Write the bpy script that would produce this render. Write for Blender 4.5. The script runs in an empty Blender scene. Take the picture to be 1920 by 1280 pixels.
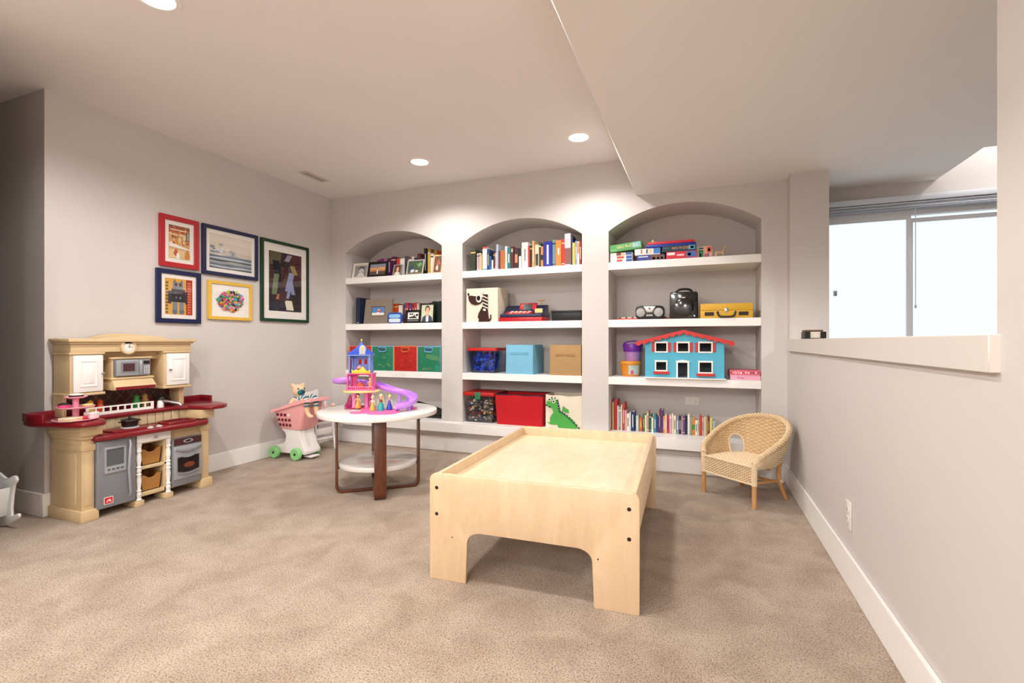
import bpy, bmesh, math, random
from mathutils import Vector, Matrix
from mathutils.geometry import tessellate_polygon

# ------------------------------------------------------------------ camera, world, exposure
scene = bpy.context.scene
COL = scene.collection
PI = math.pi
FPX, YAW = 900.0, 0.3729                     # focal length in pixels of the 1920 frame, heading
CY, SY = math.cos(YAW), math.sin(YAW)
cam_data = bpy.data.cameras.new('camera')
cam_data.sensor_width = 36.0
cam_data.lens = FPX / 1920.0 * 36.0
cam_data.clip_start = 0.02
camera = bpy.data.objects.new('camera', cam_data)
COL.objects.link(camera)
camera.location = (0, 0, 1.0)
camera.rotation_euler = (PI / 2, 0, YAW)
scene.camera = camera

world = bpy.data.worlds.new('daylight')
scene.world = world
world.use_nodes = True
wn = world.node_tree.nodes
wn['Background'].inputs[0].default_value = (0.80, 0.90, 1.0, 1)
wn['Background'].inputs[1].default_value = 1.0

vs = scene.view_settings
vs.view_transform = 'Standard'
vs.look = 'None'
vs.exposure = 0.28
vs.gamma = 1.0
vs.use_curve_mapping = False
CAN_POWER = 60.0                              # watts of each ceiling can
CAN_COLOR = (1.0, 0.967, 0.94)

# ------------------------------------------------------------------ pixel helpers (direction only; the plane gives the distance)
def ray(u, v):
    a = (u - 960) / FPX; b = (640 - v) / FPX
    return (CY * a - SY, SY * a + CY, b)
def at_x(u, v, x):
    r = ray(u, v); t = x / r[0]; return Vector((x, t * r[1], 1 + t * r[2]))
def at_y(u, v, y):
    r = ray(u, v); t = y / r[1]; return Vector((t * r[0], y, 1 + t * r[2]))
def at_z(u, v, z):
    r = ray(u, v); t = (z - 1) / r[2]; return Vector((t * r[0], t * r[1], z))

# ------------------------------------------------------------------ materials
def lin(h):
    h = h.lstrip('#')
    o = []
    for i in (0, 2, 4):
        c = int(h[i:i + 2], 16) / 255.0
        o.append(c / 12.92 if c <= 0.04045 else ((c + 0.055) / 1.055) ** 2.4)
    return o
MATS = {}
def mat(hexc, rough=0.5, metal=0.0, var=0.05, scale=30.0, bump=0.0, bscale=300.0, coat=0.0,
        trans=0.0, sheen=0.0, stretch=None, emit=0.0, ior=1.45, alpha=1.0):
    key = (hexc, rough, metal, var, scale, bump, bscale, coat, trans, sheen, stretch, emit, ior, alpha)
    if key in MATS: return MATS[key]
    m = bpy.data.materials.new('surface_' + hexc.strip('#'))
    m.use_nodes = True
    nt = m.node_tree; N = nt.nodes; L = nt.links
    b = N['Principled BSDF']
    c = lin(hexc)
    tc = N.new('ShaderNodeTexCoord')
    mp = N.new('ShaderNodeMapping')
    if stretch: mp.inputs['Scale'].default_value = stretch
    L.new(tc.outputs['Object'], mp.inputs['Vector'])
    nz = N.new('ShaderNodeTexNoise')
    nz.inputs['Scale'].default_value = scale; nz.inputs['Detail'].default_value = 3
    L.new(mp.outputs[0], nz.inputs['Vector'])
    mx = N.new('ShaderNodeMix'); mx.data_type = 'RGBA'
    mx.inputs[6].default_value = [max(0, x * (1 - var)) for x in c] + [1]
    mx.inputs[7].default_value = [min(1, x * (1 + var)) for x in c] + [1]
    L.new(nz.outputs['Fac'], mx.inputs[0])
    L.new(mx.outputs[2], b.inputs['Base Color'])
    b.inputs['Roughness'].default_value = rough
    b.inputs['Metallic'].default_value = metal
    b.inputs['IOR'].default_value = ior
    b.inputs['Coat Weight'].default_value = coat
    b.inputs['Coat Roughness'].default_value = 0.1
    b.inputs['Transmission Weight'].default_value = trans
    b.inputs['Sheen Weight'].default_value = sheen
    b.inputs['Alpha'].default_value = alpha
    if emit:
        b.inputs['Emission Color'].default_value = c + [1]
        b.inputs['Emission Strength'].default_value = emit
    if bump:
        n2 = N.new('ShaderNodeTexNoise')
        n2.inputs['Scale'].default_value = bscale; n2.inputs['Detail'].default_value = 2
        L.new(mp.outputs[0], n2.inputs['Vector'])
        bp = N.new('ShaderNodeBump'); bp.inputs['Strength'].default_value = bump
        bp.inputs['Distance'].default_value = 0.002
        L.new(n2.outputs['Fac'], bp.inputs['Height'])
        L.new(bp.outputs[0], b.inputs['Normal'])
    MATS[key] = m
    return m

def wood(ha, hb, scale=6.0, rough=0.45, stretch=(1, 8, 8), coat=0.1, name='wood'):
    key = ('wood', ha, hb, scale, rough, stretch, coat)
    if key in MATS: return MATS[key]
    m = bpy.data.materials.new(name); m.use_nodes = True
    nt = m.node_tree; N = nt.nodes; L = nt.links; b = N['Principled BSDF']
    tc = N.new('ShaderNodeTexCoord'); mp = N.new('ShaderNodeMapping')
    mp.inputs['Scale'].default_value = stretch
    L.new(tc.outputs['Object'], mp.inputs['Vector'])
    n1 = N.new('ShaderNodeTexNoise'); n1.inputs['Scale'].default_value = scale
    n1.inputs['Detail'].default_value = 6; n1.inputs['Distortion'].default_value = 1.2
    L.new(mp.outputs[0], n1.inputs['Vector'])
    n2 = N.new('ShaderNodeTexNoise'); n2.inputs['Scale'].default_value = scale * 9
    n2.inputs['Detail'].default_value = 3
    L.new(mp.outputs[0], n2.inputs['Vector'])
    add = N.new('ShaderNodeMath'); add.operation = 'MULTIPLY_ADD'
    add.inputs[1].default_value = 0.3
    L.new(n2.outputs['Fac'], add.inputs[0]); L.new(n1.outputs['Fac'], add.inputs[2])
    rp = N.new('ShaderNodeValToRGB')
    rp.color_ramp.elements[0].position = 0.42; rp.color_ramp.elements[0].color = lin(ha) + [1]
    rp.color_ramp.elements[1].position = 0.85; rp.color_ramp.elements[1].color = lin(hb) + [1]
    L.new(add.outputs[0], rp.inputs[0]); L.new(rp.outputs[0], b.inputs['Base Color'])
    b.inputs['Roughness'].default_value = rough
    b.inputs['Coat Weight'].default_value = coat; b.inputs['Coat Roughness'].default_value = 0.2
    MATS[key] = m
    return m

def thin_glass(name='glazing', tint=(1, 1, 1, 1), rough=0.02, gloss=1.0):
    key = (name, tint, rough, gloss)
    if key in MATS: return MATS[key]
    m = bpy.data.materials.new(name); m.use_nodes = True
    nt = m.node_tree; N = nt.nodes; L = nt.links
    N.remove(N['Principled BSDF'])
    t = N.new('ShaderNodeBsdfTransparent'); t.inputs[0].default_value = tint
    g = N.new('ShaderNodeBsdfGlossy'); g.inputs['Roughness'].default_value = rough
    fr = N.new('ShaderNodeLayerWeight'); fr.inputs['Blend'].default_value = 0.5
    pw = N.new('ShaderNodeMath'); pw.operation = 'POWER'; pw.inputs[1].default_value = 4.5
    L.new(fr.outputs['Facing'], pw.inputs[0])
    mu = N.new('ShaderNodeMath'); mu.operation = 'MULTIPLY_ADD'; mu.inputs[1].default_value = 0.85 * gloss; mu.inputs[2].default_value = 0.035 * gloss
    L.new(pw.outputs[0], mu.inputs[0])
    mx = N.new('ShaderNodeMixShader')
    L.new(mu.outputs[0], mx.inputs[0]); L.new(t.outputs[0], mx.inputs[1]); L.new(g.outputs[0], mx.inputs[2])
    L.new(mx.outputs[0], N['Material Output'].inputs[0])
    MATS[key] = m
    return m

# ------------------------------------------------------------------ mesh builder
def circ(r, n=24, cx=0, cy=0, a0=0, a1=2 * PI, closed=True, ry=None):
    ry = r if ry is None else ry
    k = n if closed else n + 1
    return [(cx + r * math.cos(a0 + (a1 - a0) * i / n), cy + ry * math.sin(a0 + (a1 - a0) * i / n)) for i in range(k)]
def rrect(x0, x1, y0, y1, r, n=4):
    o = []
    for cx, cy, a in ((x1 - r, y0 + r, -PI / 2), (x1 - r, y1 - r, 0), (x0 + r, y1 - r, PI / 2), (x0 + r, y0 + r, PI)):
        for i in range(n + 1):
            t = a + PI / 2 * i / n
            o.append((cx + r * math.cos(t), cy + r * math.sin(t)))
    return o
class MB:
    def __init__(s): s.v = []; s.f = []; s.m = []; s.mi = 0; s.M = None
    def _add(s, vs_, fs):
        o = len(s.v)
        for p in vs_:
            p = Vector(p)
            s.v.append(s.M @ p if s.M else p)
        for f in fs:
            s.f.append([o + i for i in f]); s.m.append(s.mi)
        return s
    def box(s, x0, x1, y0, y1, z0, z1):
        return s._add([(x0, y0, z0), (x1, y0, z0), (x1, y1, z0), (x0, y1, z0), (x0, y0, z1), (x1, y0, z1), (x1, y1, z1), (x0, y1, z1)],
                      [(3, 2, 1, 0), (4, 5, 6, 7), (0, 1, 5, 4), (1, 2, 6, 5), (2, 3, 7, 6), (3, 0, 4, 7)])
    def frus(s, b, t, z0, z1):           # b,t = (x0,x1,y0,y1) rectangles
        return s._add([(b[0], b[2], z0), (b[1], b[2], z0), (b[1], b[3], z0), (b[0], b[3], z0), (t[0], t[2], z1), (t[1], t[2], z1), (t[1], t[3], z1), (t[0], t[3], z1)],
                      [(3, 2, 1, 0), (4, 5, 6, 7), (0, 1, 5, 4), (1, 2, 6, 5), (2, 3, 7, 6), (3, 0, 4, 7)])
    def prism(s, poly, a0, a1, plane='xz', holes=()):
        loops = [list(poly)] + [list(h) for h in holes]
        flat = [p for l in loops for p in l]
        def mk(p, a):
            if plane == 'xz': return (p[0], a, p[1])
            if plane == 'yz': return (a, p[0], p[1])
            return (p[0], p[1], a)
        n = len(flat)
        vv = [mk(p, a0) for p in flat] + [mk(p, a1) for p in flat]
        fs = []
        if not holes:
            fs.append(list(range(n))); fs.append([n + i for i in reversed(range(n))])
        else:
            for t in tessellate_polygon([[Vector((p[0], p[1], 0)) for p in l] for l in loops]):
                fs.append(list(t)); fs.append([n + i for i in reversed(t)])
        o = 0
        for l in loops:
            k = len(l)
            for i in range(k):
                j = (i + 1) % k
                fs.append([o + i, o + j, n + o + j, n + o + i])
            o += k
        return s._add(vv, fs)
    def sheet(s, poly, a, plane='xz'):
        def mk(p):
            if plane == 'xz': return (p[0], a, p[1])
            if plane == 'yz': return (a, p[0], p[1])
            return (p[0], p[1], a)
        return s._add([mk(p) for p in poly], [list(range(len(poly)))])
    def lathe(s, prof, c=(0, 0, 0), n=20, axis='z', sx=1.0, sy=1.0):
        vv = []; fs = []
        for r, h in prof:
            for i in range(n):
                a = 2 * PI * i / n
                x, y = r * sx * math.cos(a), r * sy * math.sin(a)
                if axis == 'z': p = (c[0] + x, c[1] + y, c[2] + h)
                elif axis == 'y': p = (c[0] + x, c[1] + h, c[2] + y)
                else: p = (c[0] + h, c[1] + x, c[2] + y)
                vv.append(p)
        k = len(prof)
        for j in range(k - 1):
            for i in range(n):
                i2 = (i + 1) % n
                fs.append([j * n + i, j * n + i2, (j + 1) * n + i2, (j + 1) * n + i])
        if prof[0][0] > 1e-6: fs.append([i for i in reversed(range(n))])
        if prof[-1][0] > 1e-6: fs.append([(k - 1) * n + i for i in range(n)])
        return s._add(vv, fs)
    def cyl(s, p0, p1, r0, r1=None, n=12):
        return s.tube([p0, p1], [r0, r0 if r1 is None else r1], n)
    def tube(s, pts, r, n=8, closed=False, sx=1.0):
        P = [Vector(p) for p in pts]; k = len(P)
        rr = r if isinstance(r, (list, tuple)) else [r] * k
        T = []
        for i in range(k):
            a = P[(i - 1) % k] if (i > 0 or closed) else P[i]
            b = P[(i + 1) % k] if (i < k - 1 or closed) else P[i]
            t = (b - a); T.append(t.normalized() if t.length > 1e-9 else Vector((0, 0, 1)))
        up = Vector((0, 0, 1)) if abs(T[0].z) < 0.9 else Vector((1, 0, 0))
        nrm = (up - T[0] * up.dot(T[0])).normalized()
        vv = []; fs = []
        for i in range(k):
            nrm = nrm - T[i] * nrm.dot(T[i])
            nrm = nrm.normalized() if nrm.length > 1e-6 else Vector((1, 0, 0))
            bi = T[i].cross(nrm)
            for j in range(n):
                a = 2 * PI * j / n
                vv.append(P[i] + nrm * (math.cos(a) * rr[i] * sx) + bi * (math.sin(a) * rr[i]))
        for i in range(k if closed else k - 1):
            i2 = (i + 1) % k
            for j in range(n):
                j2 = (j + 1) % n
                fs.append([i * n + j, i * n + j2, i2 * n + j2, i2 * n + j])
        if not closed:
            fs.append([j for j in reversed(range(n))]); fs.append([(k - 1) * n + j for j in range(n)])
        return s._add(vv, fs)
    def ell(s, c, rx, ry=None, rz=None, n=14, m=9):
        ry = rx if ry is None else ry; rz = rx if rz is None else rz
        pr = [(math.sin(PI * j / m), -math.cos(PI * j / m)) for j in range(m + 1)]
        vv = [(c[0], c[1], c[2] - rz)]
        for q, h in pr[1:-1]:
            for i in range(n):
                a = 2 * PI * i / n
                vv.append((c[0] + rx * q * math.cos(a), c[1] + ry * q * math.sin(a), c[2] + rz * h))
        vv.append((c[0], c[1], c[2] + rz))
        fs = []
        for i in range(n): fs.append([0, 1 + (i + 1) % n, 1 + i])
        for j in range(m - 2):
            for i in range(n):
                i2 = (i + 1) % n
                fs.append([1 + j * n + i, 1 + j * n + i2, 1 + (j + 1) * n + i2, 1 + (j + 1) * n + i])
        e = len(vv) - 1; o = 1 + (m - 2) * n
        for i in range(n): fs.append([o + i, o + (i + 1) % n, e])
        return s._add(vv, fs)
    def grid(s, fn, nu, nv, closed_u=False):
        vv = [fn(i / nu, j / nv) for j in range(nv + 1) for i in range(nu + (0 if closed_u else 1))]
        w = nu if closed_u else nu + 1
        fs = []
        for j in range(nv):
            for i in range(nu):
                i2 = (i + 1) % w if closed_u else i + 1
                fs.append([j * w + i, j * w + i2, (j + 1) * w + i2, (j + 1) * w + i])
        return s._add(vv, fs)
    def build(s, name, mats, parent=None, bevel=0.0, seg=2, smooth=None, loc=None, rot=None, thick=0.0):
        me = bpy.data.meshes.new(name)
        me.from_pydata([tuple(v) for v in s.v], [], s.f)
        if not isinstance(mats, (list, tuple)): mats = [mats]
        for m in mats: me.materials.append(m)
        me.polygons.foreach_set('material_index', s.m)
        bm = bmesh.new(); bm.from_mesh(me)
        bmesh.ops.recalc_face_normals(bm, faces=bm.faces)
        if thick:
            bmesh.ops.solidify(bm, geom=bm.faces[:], thickness=thick)
        if bevel:
            es = [e for e in bm.edges if len(e.link_faces) == 2 and e.calc_face_angle(0) > 0.6]
            bmesh.ops.bevel(bm, geom=es, offset=bevel, segments=seg, profile=0.5, affect='EDGES', clamp_overlap=True)
        bm.to_mesh(me); bm.free()
        if smooth is None: smooth = 0.7
        if smooth:
            me.polygons.foreach_set('use_smooth', [True] * len(me.polygons))
            me.set_sharp_from_angle(angle=smooth)
        me.update()
        o = bpy.data.objects.new(name, me)
        COL.objects.link(o)
        if parent: o.parent = parent
        if loc is not None: o.location = loc
        if rot is not None: o.rotation_euler = rot
        return o

LABELS = {}
def tag(o, label, cat, group=None, kind=None):
    o['label'] = label
    if cat: o['category'] = cat
    if group: o['group'] = group
    if kind: o['kind'] = kind
    return o
def thing(name, label, cat, loc=(0, 0, 0), rotz=0.0, group=None):
    e = bpy.data.objects.new(name, None)
    e.empty_display_size = 0.05
    COL.objects.link(e)
    e.location = loc; e.rotation_euler = (0, 0, rotz)
    return tag(e, label, cat, group)
def struct(o):
    o['kind'] = 'structure'; return o
def copy_tree(o, parent=None):
    c = o.copy(); COL.objects.link(c); c.parent = parent
    for ch in list(o.children): copy_tree(ch, c)
    return c
def text(txt, size, m, parent, loc, rot, name='lettering', align='CENTER', extrude=0.0004, sx=1.0):
    cu = bpy.data.curves.new(name, 'FONT'); cu.body = txt; cu.size = size
    cu.align_x = align; cu.align_y = 'CENTER'; cu.extrude = extrude; cu.resolution_u = 2
    o = bpy.data.objects.new(name, cu); COL.objects.link(o)
    bpy.context.view_layer.update()
    me = bpy.data.meshes.new_from_object(o.evaluated_get(bpy.context.evaluated_depsgraph_get()))
    bpy.data.objects.remove(o); bpy.data.curves.remove(cu)
    me.name = name
    me.materials.clear(); me.materials.append(m)
    q = bpy.data.objects.new(name, me); COL.objects.link(q)
    q.parent = parent; q.location = loc; q.rotation_euler = rot; q.scale = (sx, 1, 1)
    return q
# ------------------------------------------------------------------ the room
XL, YB, XR, YLC = -3.49, 3.882, 0.577, 1.582
HC, HS = 2.447, 2.152
YN, YOUT = 4.27, 4.277               # niche backs, window wall
NX = [(-3.312, -2.214), (-2.0, -0.901), (-0.684, 0.414)]
ST = [1.634, 1.174, 0.7165]          # shelf tops
LEDGE = 0.272
YE, YOPEN = 3.768, 1.30              # opening above the half wall
WT = 0.23                            # right wall thickness
YBACK, XFAR = -3.6, -6.4

def paint(name, hexc, rough=0.6):
    return mat(hexc, rough, var=0.02, scale=3.0, bump=0.06, bscale=420)
WALL = paint('wall', '#D2CCC8')
WHITE = mat('#F5F3F0', 0.35, var=0.01, scale=4)
CEIL = paint('ceiling', '#F0ECE8', 0.75)

def carpet():
    m = bpy.data.materials.new('carpet'); m.use_nodes = True
    nt = m.node_tree; N = nt.nodes; L = nt.links; b = N['Principled BSDF']
    tc = N.new('ShaderNodeTexCoord')
    def noise(scale, det, dist=0):
        n = N.new('ShaderNodeTexNoise'); n.inputs['Scale'].default_value = scale
        n.inputs['Detail'].default_value = det; n.inputs['Distortion'].default_value = dist
        L.new(tc.outputs['Object'], n.inputs['Vector']); return n
    big = noise(5.5, 8, 0.5); fine = noise(170, 3); tuft = N.new('ShaderNodeTexVoronoi')
    tuft.inputs['Scale'].default_value = 210
    L.new(tc.outputs['Object'], tuft.inputs['Vector'])
    r1 = N.new('ShaderNodeValToRGB')
    r1.color_ramp.elements[0].position = 0.36; r1.color_ramp.elements[0].color = lin('#B5A08C') + [1]
    r1.color_ramp.elements[1].position = 0.66; r1.color_ramp.elements[1].color = lin('#CBB8A5') + [1]
    L.new(big.outputs['Fac'], r1.inputs[0])
    r2 = N.new('ShaderNodeValToRGB')
    r2.color_ramp.elements[0].position = 0.30; r2.color_ramp.elements[0].color = (0.30, 0.26, 0.22, 1)
    r2.color_ramp.elements[1].position = 0.52; r2.color_ramp.elements[1].color = (1, 1, 1, 1)
    L.new(fine.outputs['Fac'], r2.inputs[0])
    mx = N.new('ShaderNodeMix'); mx.data_type = 'RGBA'; mx.blend_type = 'MULTIPLY'
    mx.inputs[0].default_value = 0.9
    L.new(r1.outputs[0], mx.inputs[6]); L.new(r2.outputs[0], mx.inputs[7])
    L.new(mx.outputs[2], b.inputs['Base Color'])
    b.inputs['Roughness'].default_value = 0.95
    b.inputs['Specular IOR Level'].default_value = 0.1
    b.inputs['Sheen Weight'].default_value = 0.2
    ad = N.new('ShaderNodeMath'); ad.operation = 'MULTIPLY_ADD'; ad.inputs[1].default_value = -0.8
    L.new(tuft.outputs['Distance'], ad.inputs[0]); L.new(fine.outputs['Fac'], ad.inputs[2])
    bp = N.new('ShaderNodeBump'); bp.inputs['Strength'].default_value = 0.75; bp.inputs['Distance'].default_value = 0.008
    L.new(ad.outputs[0], bp.inputs['Height']); L.new(bp.outputs[0], b.inputs['Normal'])
    return m
struct(MB().box(XFAR, 2.6, YBACK, YOUT + 0.1, -0.12, 0).build('floor', carpet()))

# ceiling: high field, soffit with a slanted flank, high stair field
b = MB()
b.box(XFAR, -0.592, YBACK, YB + 0.1, HC, HC + 0.1)
struct(b.build('ceiling', CEIL))
b = MB()
XST = 1.57
b.prism([(-0.592, HC + 0.1), (-0.592, HC), (-0.465, HS), (XST, HS), (XST, HC + 0.1)], YBACK, YOUT, 'xz')
b.box(XST, 2.6, YBACK, 3.675, HS, HC + 0.1)
b.box(XST, 2.6, 3.675, YOUT, 2.75, 2.85)
struct(b.build('ceiling', CEIL))
bpy.data.objects['ceiling.001'].name = 'ceiling_soffit'

# back wall with three arched niches
def arch(x0, x1, z0, zs=1.886, rise=0.176, n=28):
    hw = (x1 - x0) / 2; cx = (x0 + x1) / 2
    Rr = (hw * hw + rise * rise) / (2 * rise); cz = zs + rise - Rr
    a = math.asin(hw / Rr)
    return [(x0, z0), (x1, z0)] + [(cx + Rr * math.sin(a - 2 * a * i / n), cz + Rr * math.cos(a - 2 * a * i / n)) for i in range(n + 1)]
b = MB()
b.prism([(XL - 0.12, 0), (XR, 0), (XR, HS), (-0.465, HS), (-0.592, HC), (XL - 0.12, HC)], YB, YN, 'xz',
        holes=[arch(x0, x1, LEDGE - 0.08) for x0, x1 in NX])
b.box(XL - 0.12, XR, YN, YN + 0.1, 0, HC)
wall_back = struct(b.build('wall_back', WALL, smooth=0.35))
for x0, x1 in NX:
    for zt in ST:
        MB().box(x0 + 0.0005, x1 - 0.0005, YB - 0.004, YN - 0.0005, zt - 0.06, zt).build('shelf', WHITE, wall_back, bevel=0.0015, seg=1)
MB().box(-3.30, 0.43, YB - 0.10, YB, LEDGE - 0.082, LEDGE).build('ledge', WHITE, wall_back, bevel=0.002, seg=1)
for x0, x1 in NX:
    MB().box(x0 + 0.0005, x1 - 0.0005, YB, YN - 0.0005, LEDGE - 0.06, LEDGE).build('niche_floor', WHITE, wall_back)

# left wall (ends at a corner, then turns away), right half wall with the opening
b = MB(); b.box(XL - 0.12, XL, YLC, YB, 0, HC)
struct(b.build('wall_left', WALL))
b = MB(); b.box(XFAR, XL - 0.12, YLC, YLC + 0.12, 0, HC)
struct(b.build('wall_left_return', WALL))
b = MB()
b.box(XR, XR + WT, YBACK, YOUT, 0, 0.935)
b.box(XR, XR + WT, YE, YOUT, 0.935, HS)
b.box(XR, XR + WT, YBACK, YOPEN, 0.935, HS)
struct(b.build('wall_right', WALL))
b = MB(); b.box(XFAR - 0.12, XFAR, YBACK, YLC + 0.12, 0, HC)
struct(b.build('wall_far_left', WALL))
b = MB(); b.box(-3.12, -3.0, YBACK, 1.05, 0, HC)  # unseen wall added to keep the rear lamps off the left return
struct(b.build('wall_added_blocker', WALL))
b = MB(); b.box(XFAR, 2.6, YBACK - 0.12, YBACK, 0, HC + 0.1)
struct(b.build('wall_rear', WALL))
b = MB(); b.box(2.6, 2.72, YBACK, YOUT + 0.1, 0, 2.85)
struct(b.build('wall_stair', WALL))
# window wall with the opening for the slider
WX0, WX1, WZ0, WZ1 = 0.86, 2.10, 0.55, 2.035
b = MB()
b.prism([(XR + WT, 0), (2.6, 0), (2.6, 2.85), (XR + WT, 2.85)], YOUT, YOUT + 0.1, 'xz',
        holes=[[(WX0, WZ0), (WX1, WZ0), (WX1, WZ1), (WX0, WZ1)]])
struct(b.build('wall_window', WALL))
# cap of the half wall
b = MB(); b.box(XR - 0.02, XR + WT + 0.02, YOPEN - 0.014, YE + 0.0, 0.935, 1.015)
struct(b.build('trim_1', mat('#DAD4CD', 0.4, var=0.01), bevel=0.002, seg=1))

# baseboards
BH, BT = 0.131, 0.015
def board(name, x0, x1, y0, y1):
    b = MB(); b.box(x0, x1, y0, y1, 0, BH)
    return struct(b.build(name, WHITE, bevel=0.0025, seg=1))
board('baseboard_back', XL + BT, XR - BT, YB - BT, YB)
board('baseboard_left', XL, XL + BT, YLC - BT, YB)
board('baseboard_left_return', XFAR, XL, YLC - BT, YLC)
board('baseboard_right', XR - BT, XR, YBACK, YB)

# window: slider with frosted panes, pulled-up blind
w = struct(bpy.data.objects.new('window_1', None)); COL.objects.link(w)
VINYL = mat('#E9ECEF', 0.35, var=0.01)
y0, y1 = YOUT - 0.005, YOUT + 0.06
b = MB()
b.prism([(WX0 + 0.0005, WZ0 + 0.0005), (WX1 - 0.0005, WZ0 + 0.0005), (WX1 - 0.0005, WZ1 - 0.0005), (WX0 + 0.0005, WZ1 - 0.0005)], y0 + 0.01, y1, 'xz',
        holes=[[(WX0 + 0.03, WZ0 + 0.03), (WX1 - 0.03, WZ0 + 0.03), (WX1 - 0.03, 1.915), (WX0 + 0.03, 1.915)]])
b.build('window_frame', VINYL, w, bevel=0.002, seg=1)
def sash(x0, x1, z1, yo):
    b = MB()
    b.prism([(x0, WZ0 + 0.03), (x1, WZ0 + 0.03), (x1, z1 + 0.03), (x0, z1 + 0.03)], yo, yo + 0.022, 'xz',
            holes=[[(x0 + 0.026, WZ0 + 0.06), (x1 - 0.026, WZ0 + 0.06), (x1 - 0.026, z1), (x0 + 0.026, z1)]])
    q = b.build('sash', VINYL, w, bevel=0.002, seg=1)
    g = MB(); g.box(x0 + 0.02, x1 - 0.02, yo + 0.008, yo + 0.013, WZ0 + 0.055, z1 + 0.005)
    g.build('pane', FROST, q)
    return q
FROST = mat('#FFFFFF', 0.6, trans=1.0, var=0.0, ior=1.15)
sA = sash(WX0 + 0.03, 1.425, 1.887, y0 + 0.016)
sB = sash(1.419, WX1 - 0.03, 1.867, y0 + 0.042)
b = MB(); b.box(0.945, 0.968, y0 + 0.006, y0 + 0.018, 1.345, 1.385)
b.build('latch', mat('#AEB6BE', 0.3, 0.6), sA, bevel=0.002)
HR = mat('#DFE5EE', 0.4, var=0.01)
bl = thing('window_blind', 'white pulled-up blind on the head of the frosted slider window', 'blind')
b = MB(); b.box(WX0 - 0.02, WX1 + 0.03, YOUT - 0.07, YOUT - 0.001, 2.0, 2.04)
b.build('headrail', HR, bl, bevel=0.003)
for k in range(4):
    b = MB(); b.box(WX0 - 0.01, WX1 + 0.02, YOUT - 0.06, YOUT - 0.008, 1.985 - 0.0115 * k, 1.9945 - 0.0115 * k)
    b.build('slat', HR if k % 2 == 0 else mat('#AAB2C0', 0.4), bl, bevel=0.002, seg=1)
b = MB(); b.cyl((1.43, YOUT - 0.05, 1.95), (1.43, YOUT - 0.05, 1.26), 0.003, n=6)
b.ell((1.43, YOUT - 0.05, 1.25), 0.008, 0.008, 0.014, 8, 6)
b.build('wand', mat('#D4DDEA', 0.3), bl)
b = MB(); b.tube([(1.86, YOUT - 0.05, 1.955), (1.90, YOUT - 0.055, 1.93), (1.93, YOUT - 0.05, 1.60)], 0.0018, 5)
b.build('cord', HR, bl)
# ------------------------------------------------------------------ recessed ceiling lights and added fill lamps
LENS = bpy.data.materials.new('lamp_lens'); LENS.use_nodes = True
_b = LENS.node_tree.nodes['Principled BSDF']
_b.inputs['Emission Color'].default_value = (1.0, 0.96, 0.9, 1); _b.inputs['Emission Strength'].default_value = 6.0
def can(x, y, z, label, power=1.0, group=None, spread=150, blend=0.55):
    t = thing('recessed_light', label, 'ceiling light', (x, y, z), group=group)
    b = MB(); b.lathe([(0.066, -0.001), (0.07, -0.006), (0.088, -0.005), (0.092, 0.0)], n=32)
    b.build('trim_ring', WHITE, t)
    b = MB(); b.lathe([(0.0, -0.004), (0.067, -0.0035)], n=32)
    b.build('lens', LENS, t)
    l = bpy.data.lights.new('lamp', 'SPOT'); l.energy = CAN_POWER * power; l.color = CAN_COLOR
    l.spot_size = math.radians(spread); l.spot_blend = blend; l.shadow_soft_size = 0.055
    o = bpy.data.objects.new('lamp', l); COL.objects.link(o); o.parent = t; o.location = (0, 0, -0.02)
    return t
can(-2.10, 3.328, HC, 'round recessed light in the ceiling in front of the pier between picture-side and middle niches', 0.72)
can(-0.799, 3.338, HC, 'round recessed light in the ceiling close to the soffit by the bookshelves', 0.72)
can(-2.13, 1.335, HC, 'round recessed light in the ceiling out over the open carpet', 1.3, None, 160, 0.4)
can(-0.80, 1.335, HC, 'round recessed light in the ceiling above the wooden play table', 0.9, None, 160, 0.4)
can(-0.80, -0.66, HC, 'round recessed light in the ceiling behind the play table', 0.7, 'lights over the rear of the room', 172, 0.2)
can(-2.13, -0.66, HC, 'round recessed light in the ceiling behind the play table', 0.9, 'lights over the rear of the room', 172, 0.2)
can(2.1, 3.95, 2.75, 'round recessed light in the raised ceiling by the window', 0.4)
can(1.6, 2.3, HS, 'unseen fill lamp added in the low ceiling beyond the half wall', 1.1)  # unseen lamp added to brighten the window wall and frame
can(0.05, -2.66, HS, 'unseen fill lamp added in the ceiling by the rear wall', 3.0, 'lights over the rear of the room', 175, 0.12)  # unseen lamp added as fill for the niches, grazing the right wall
can(-2.13, -2.66, HC, 'unseen fill lamp added in the ceiling by the rear wall', 3.0, 'lights over the rear of the room', 175, 0.12)  # second unseen lamp added to lift the niche backs
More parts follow.
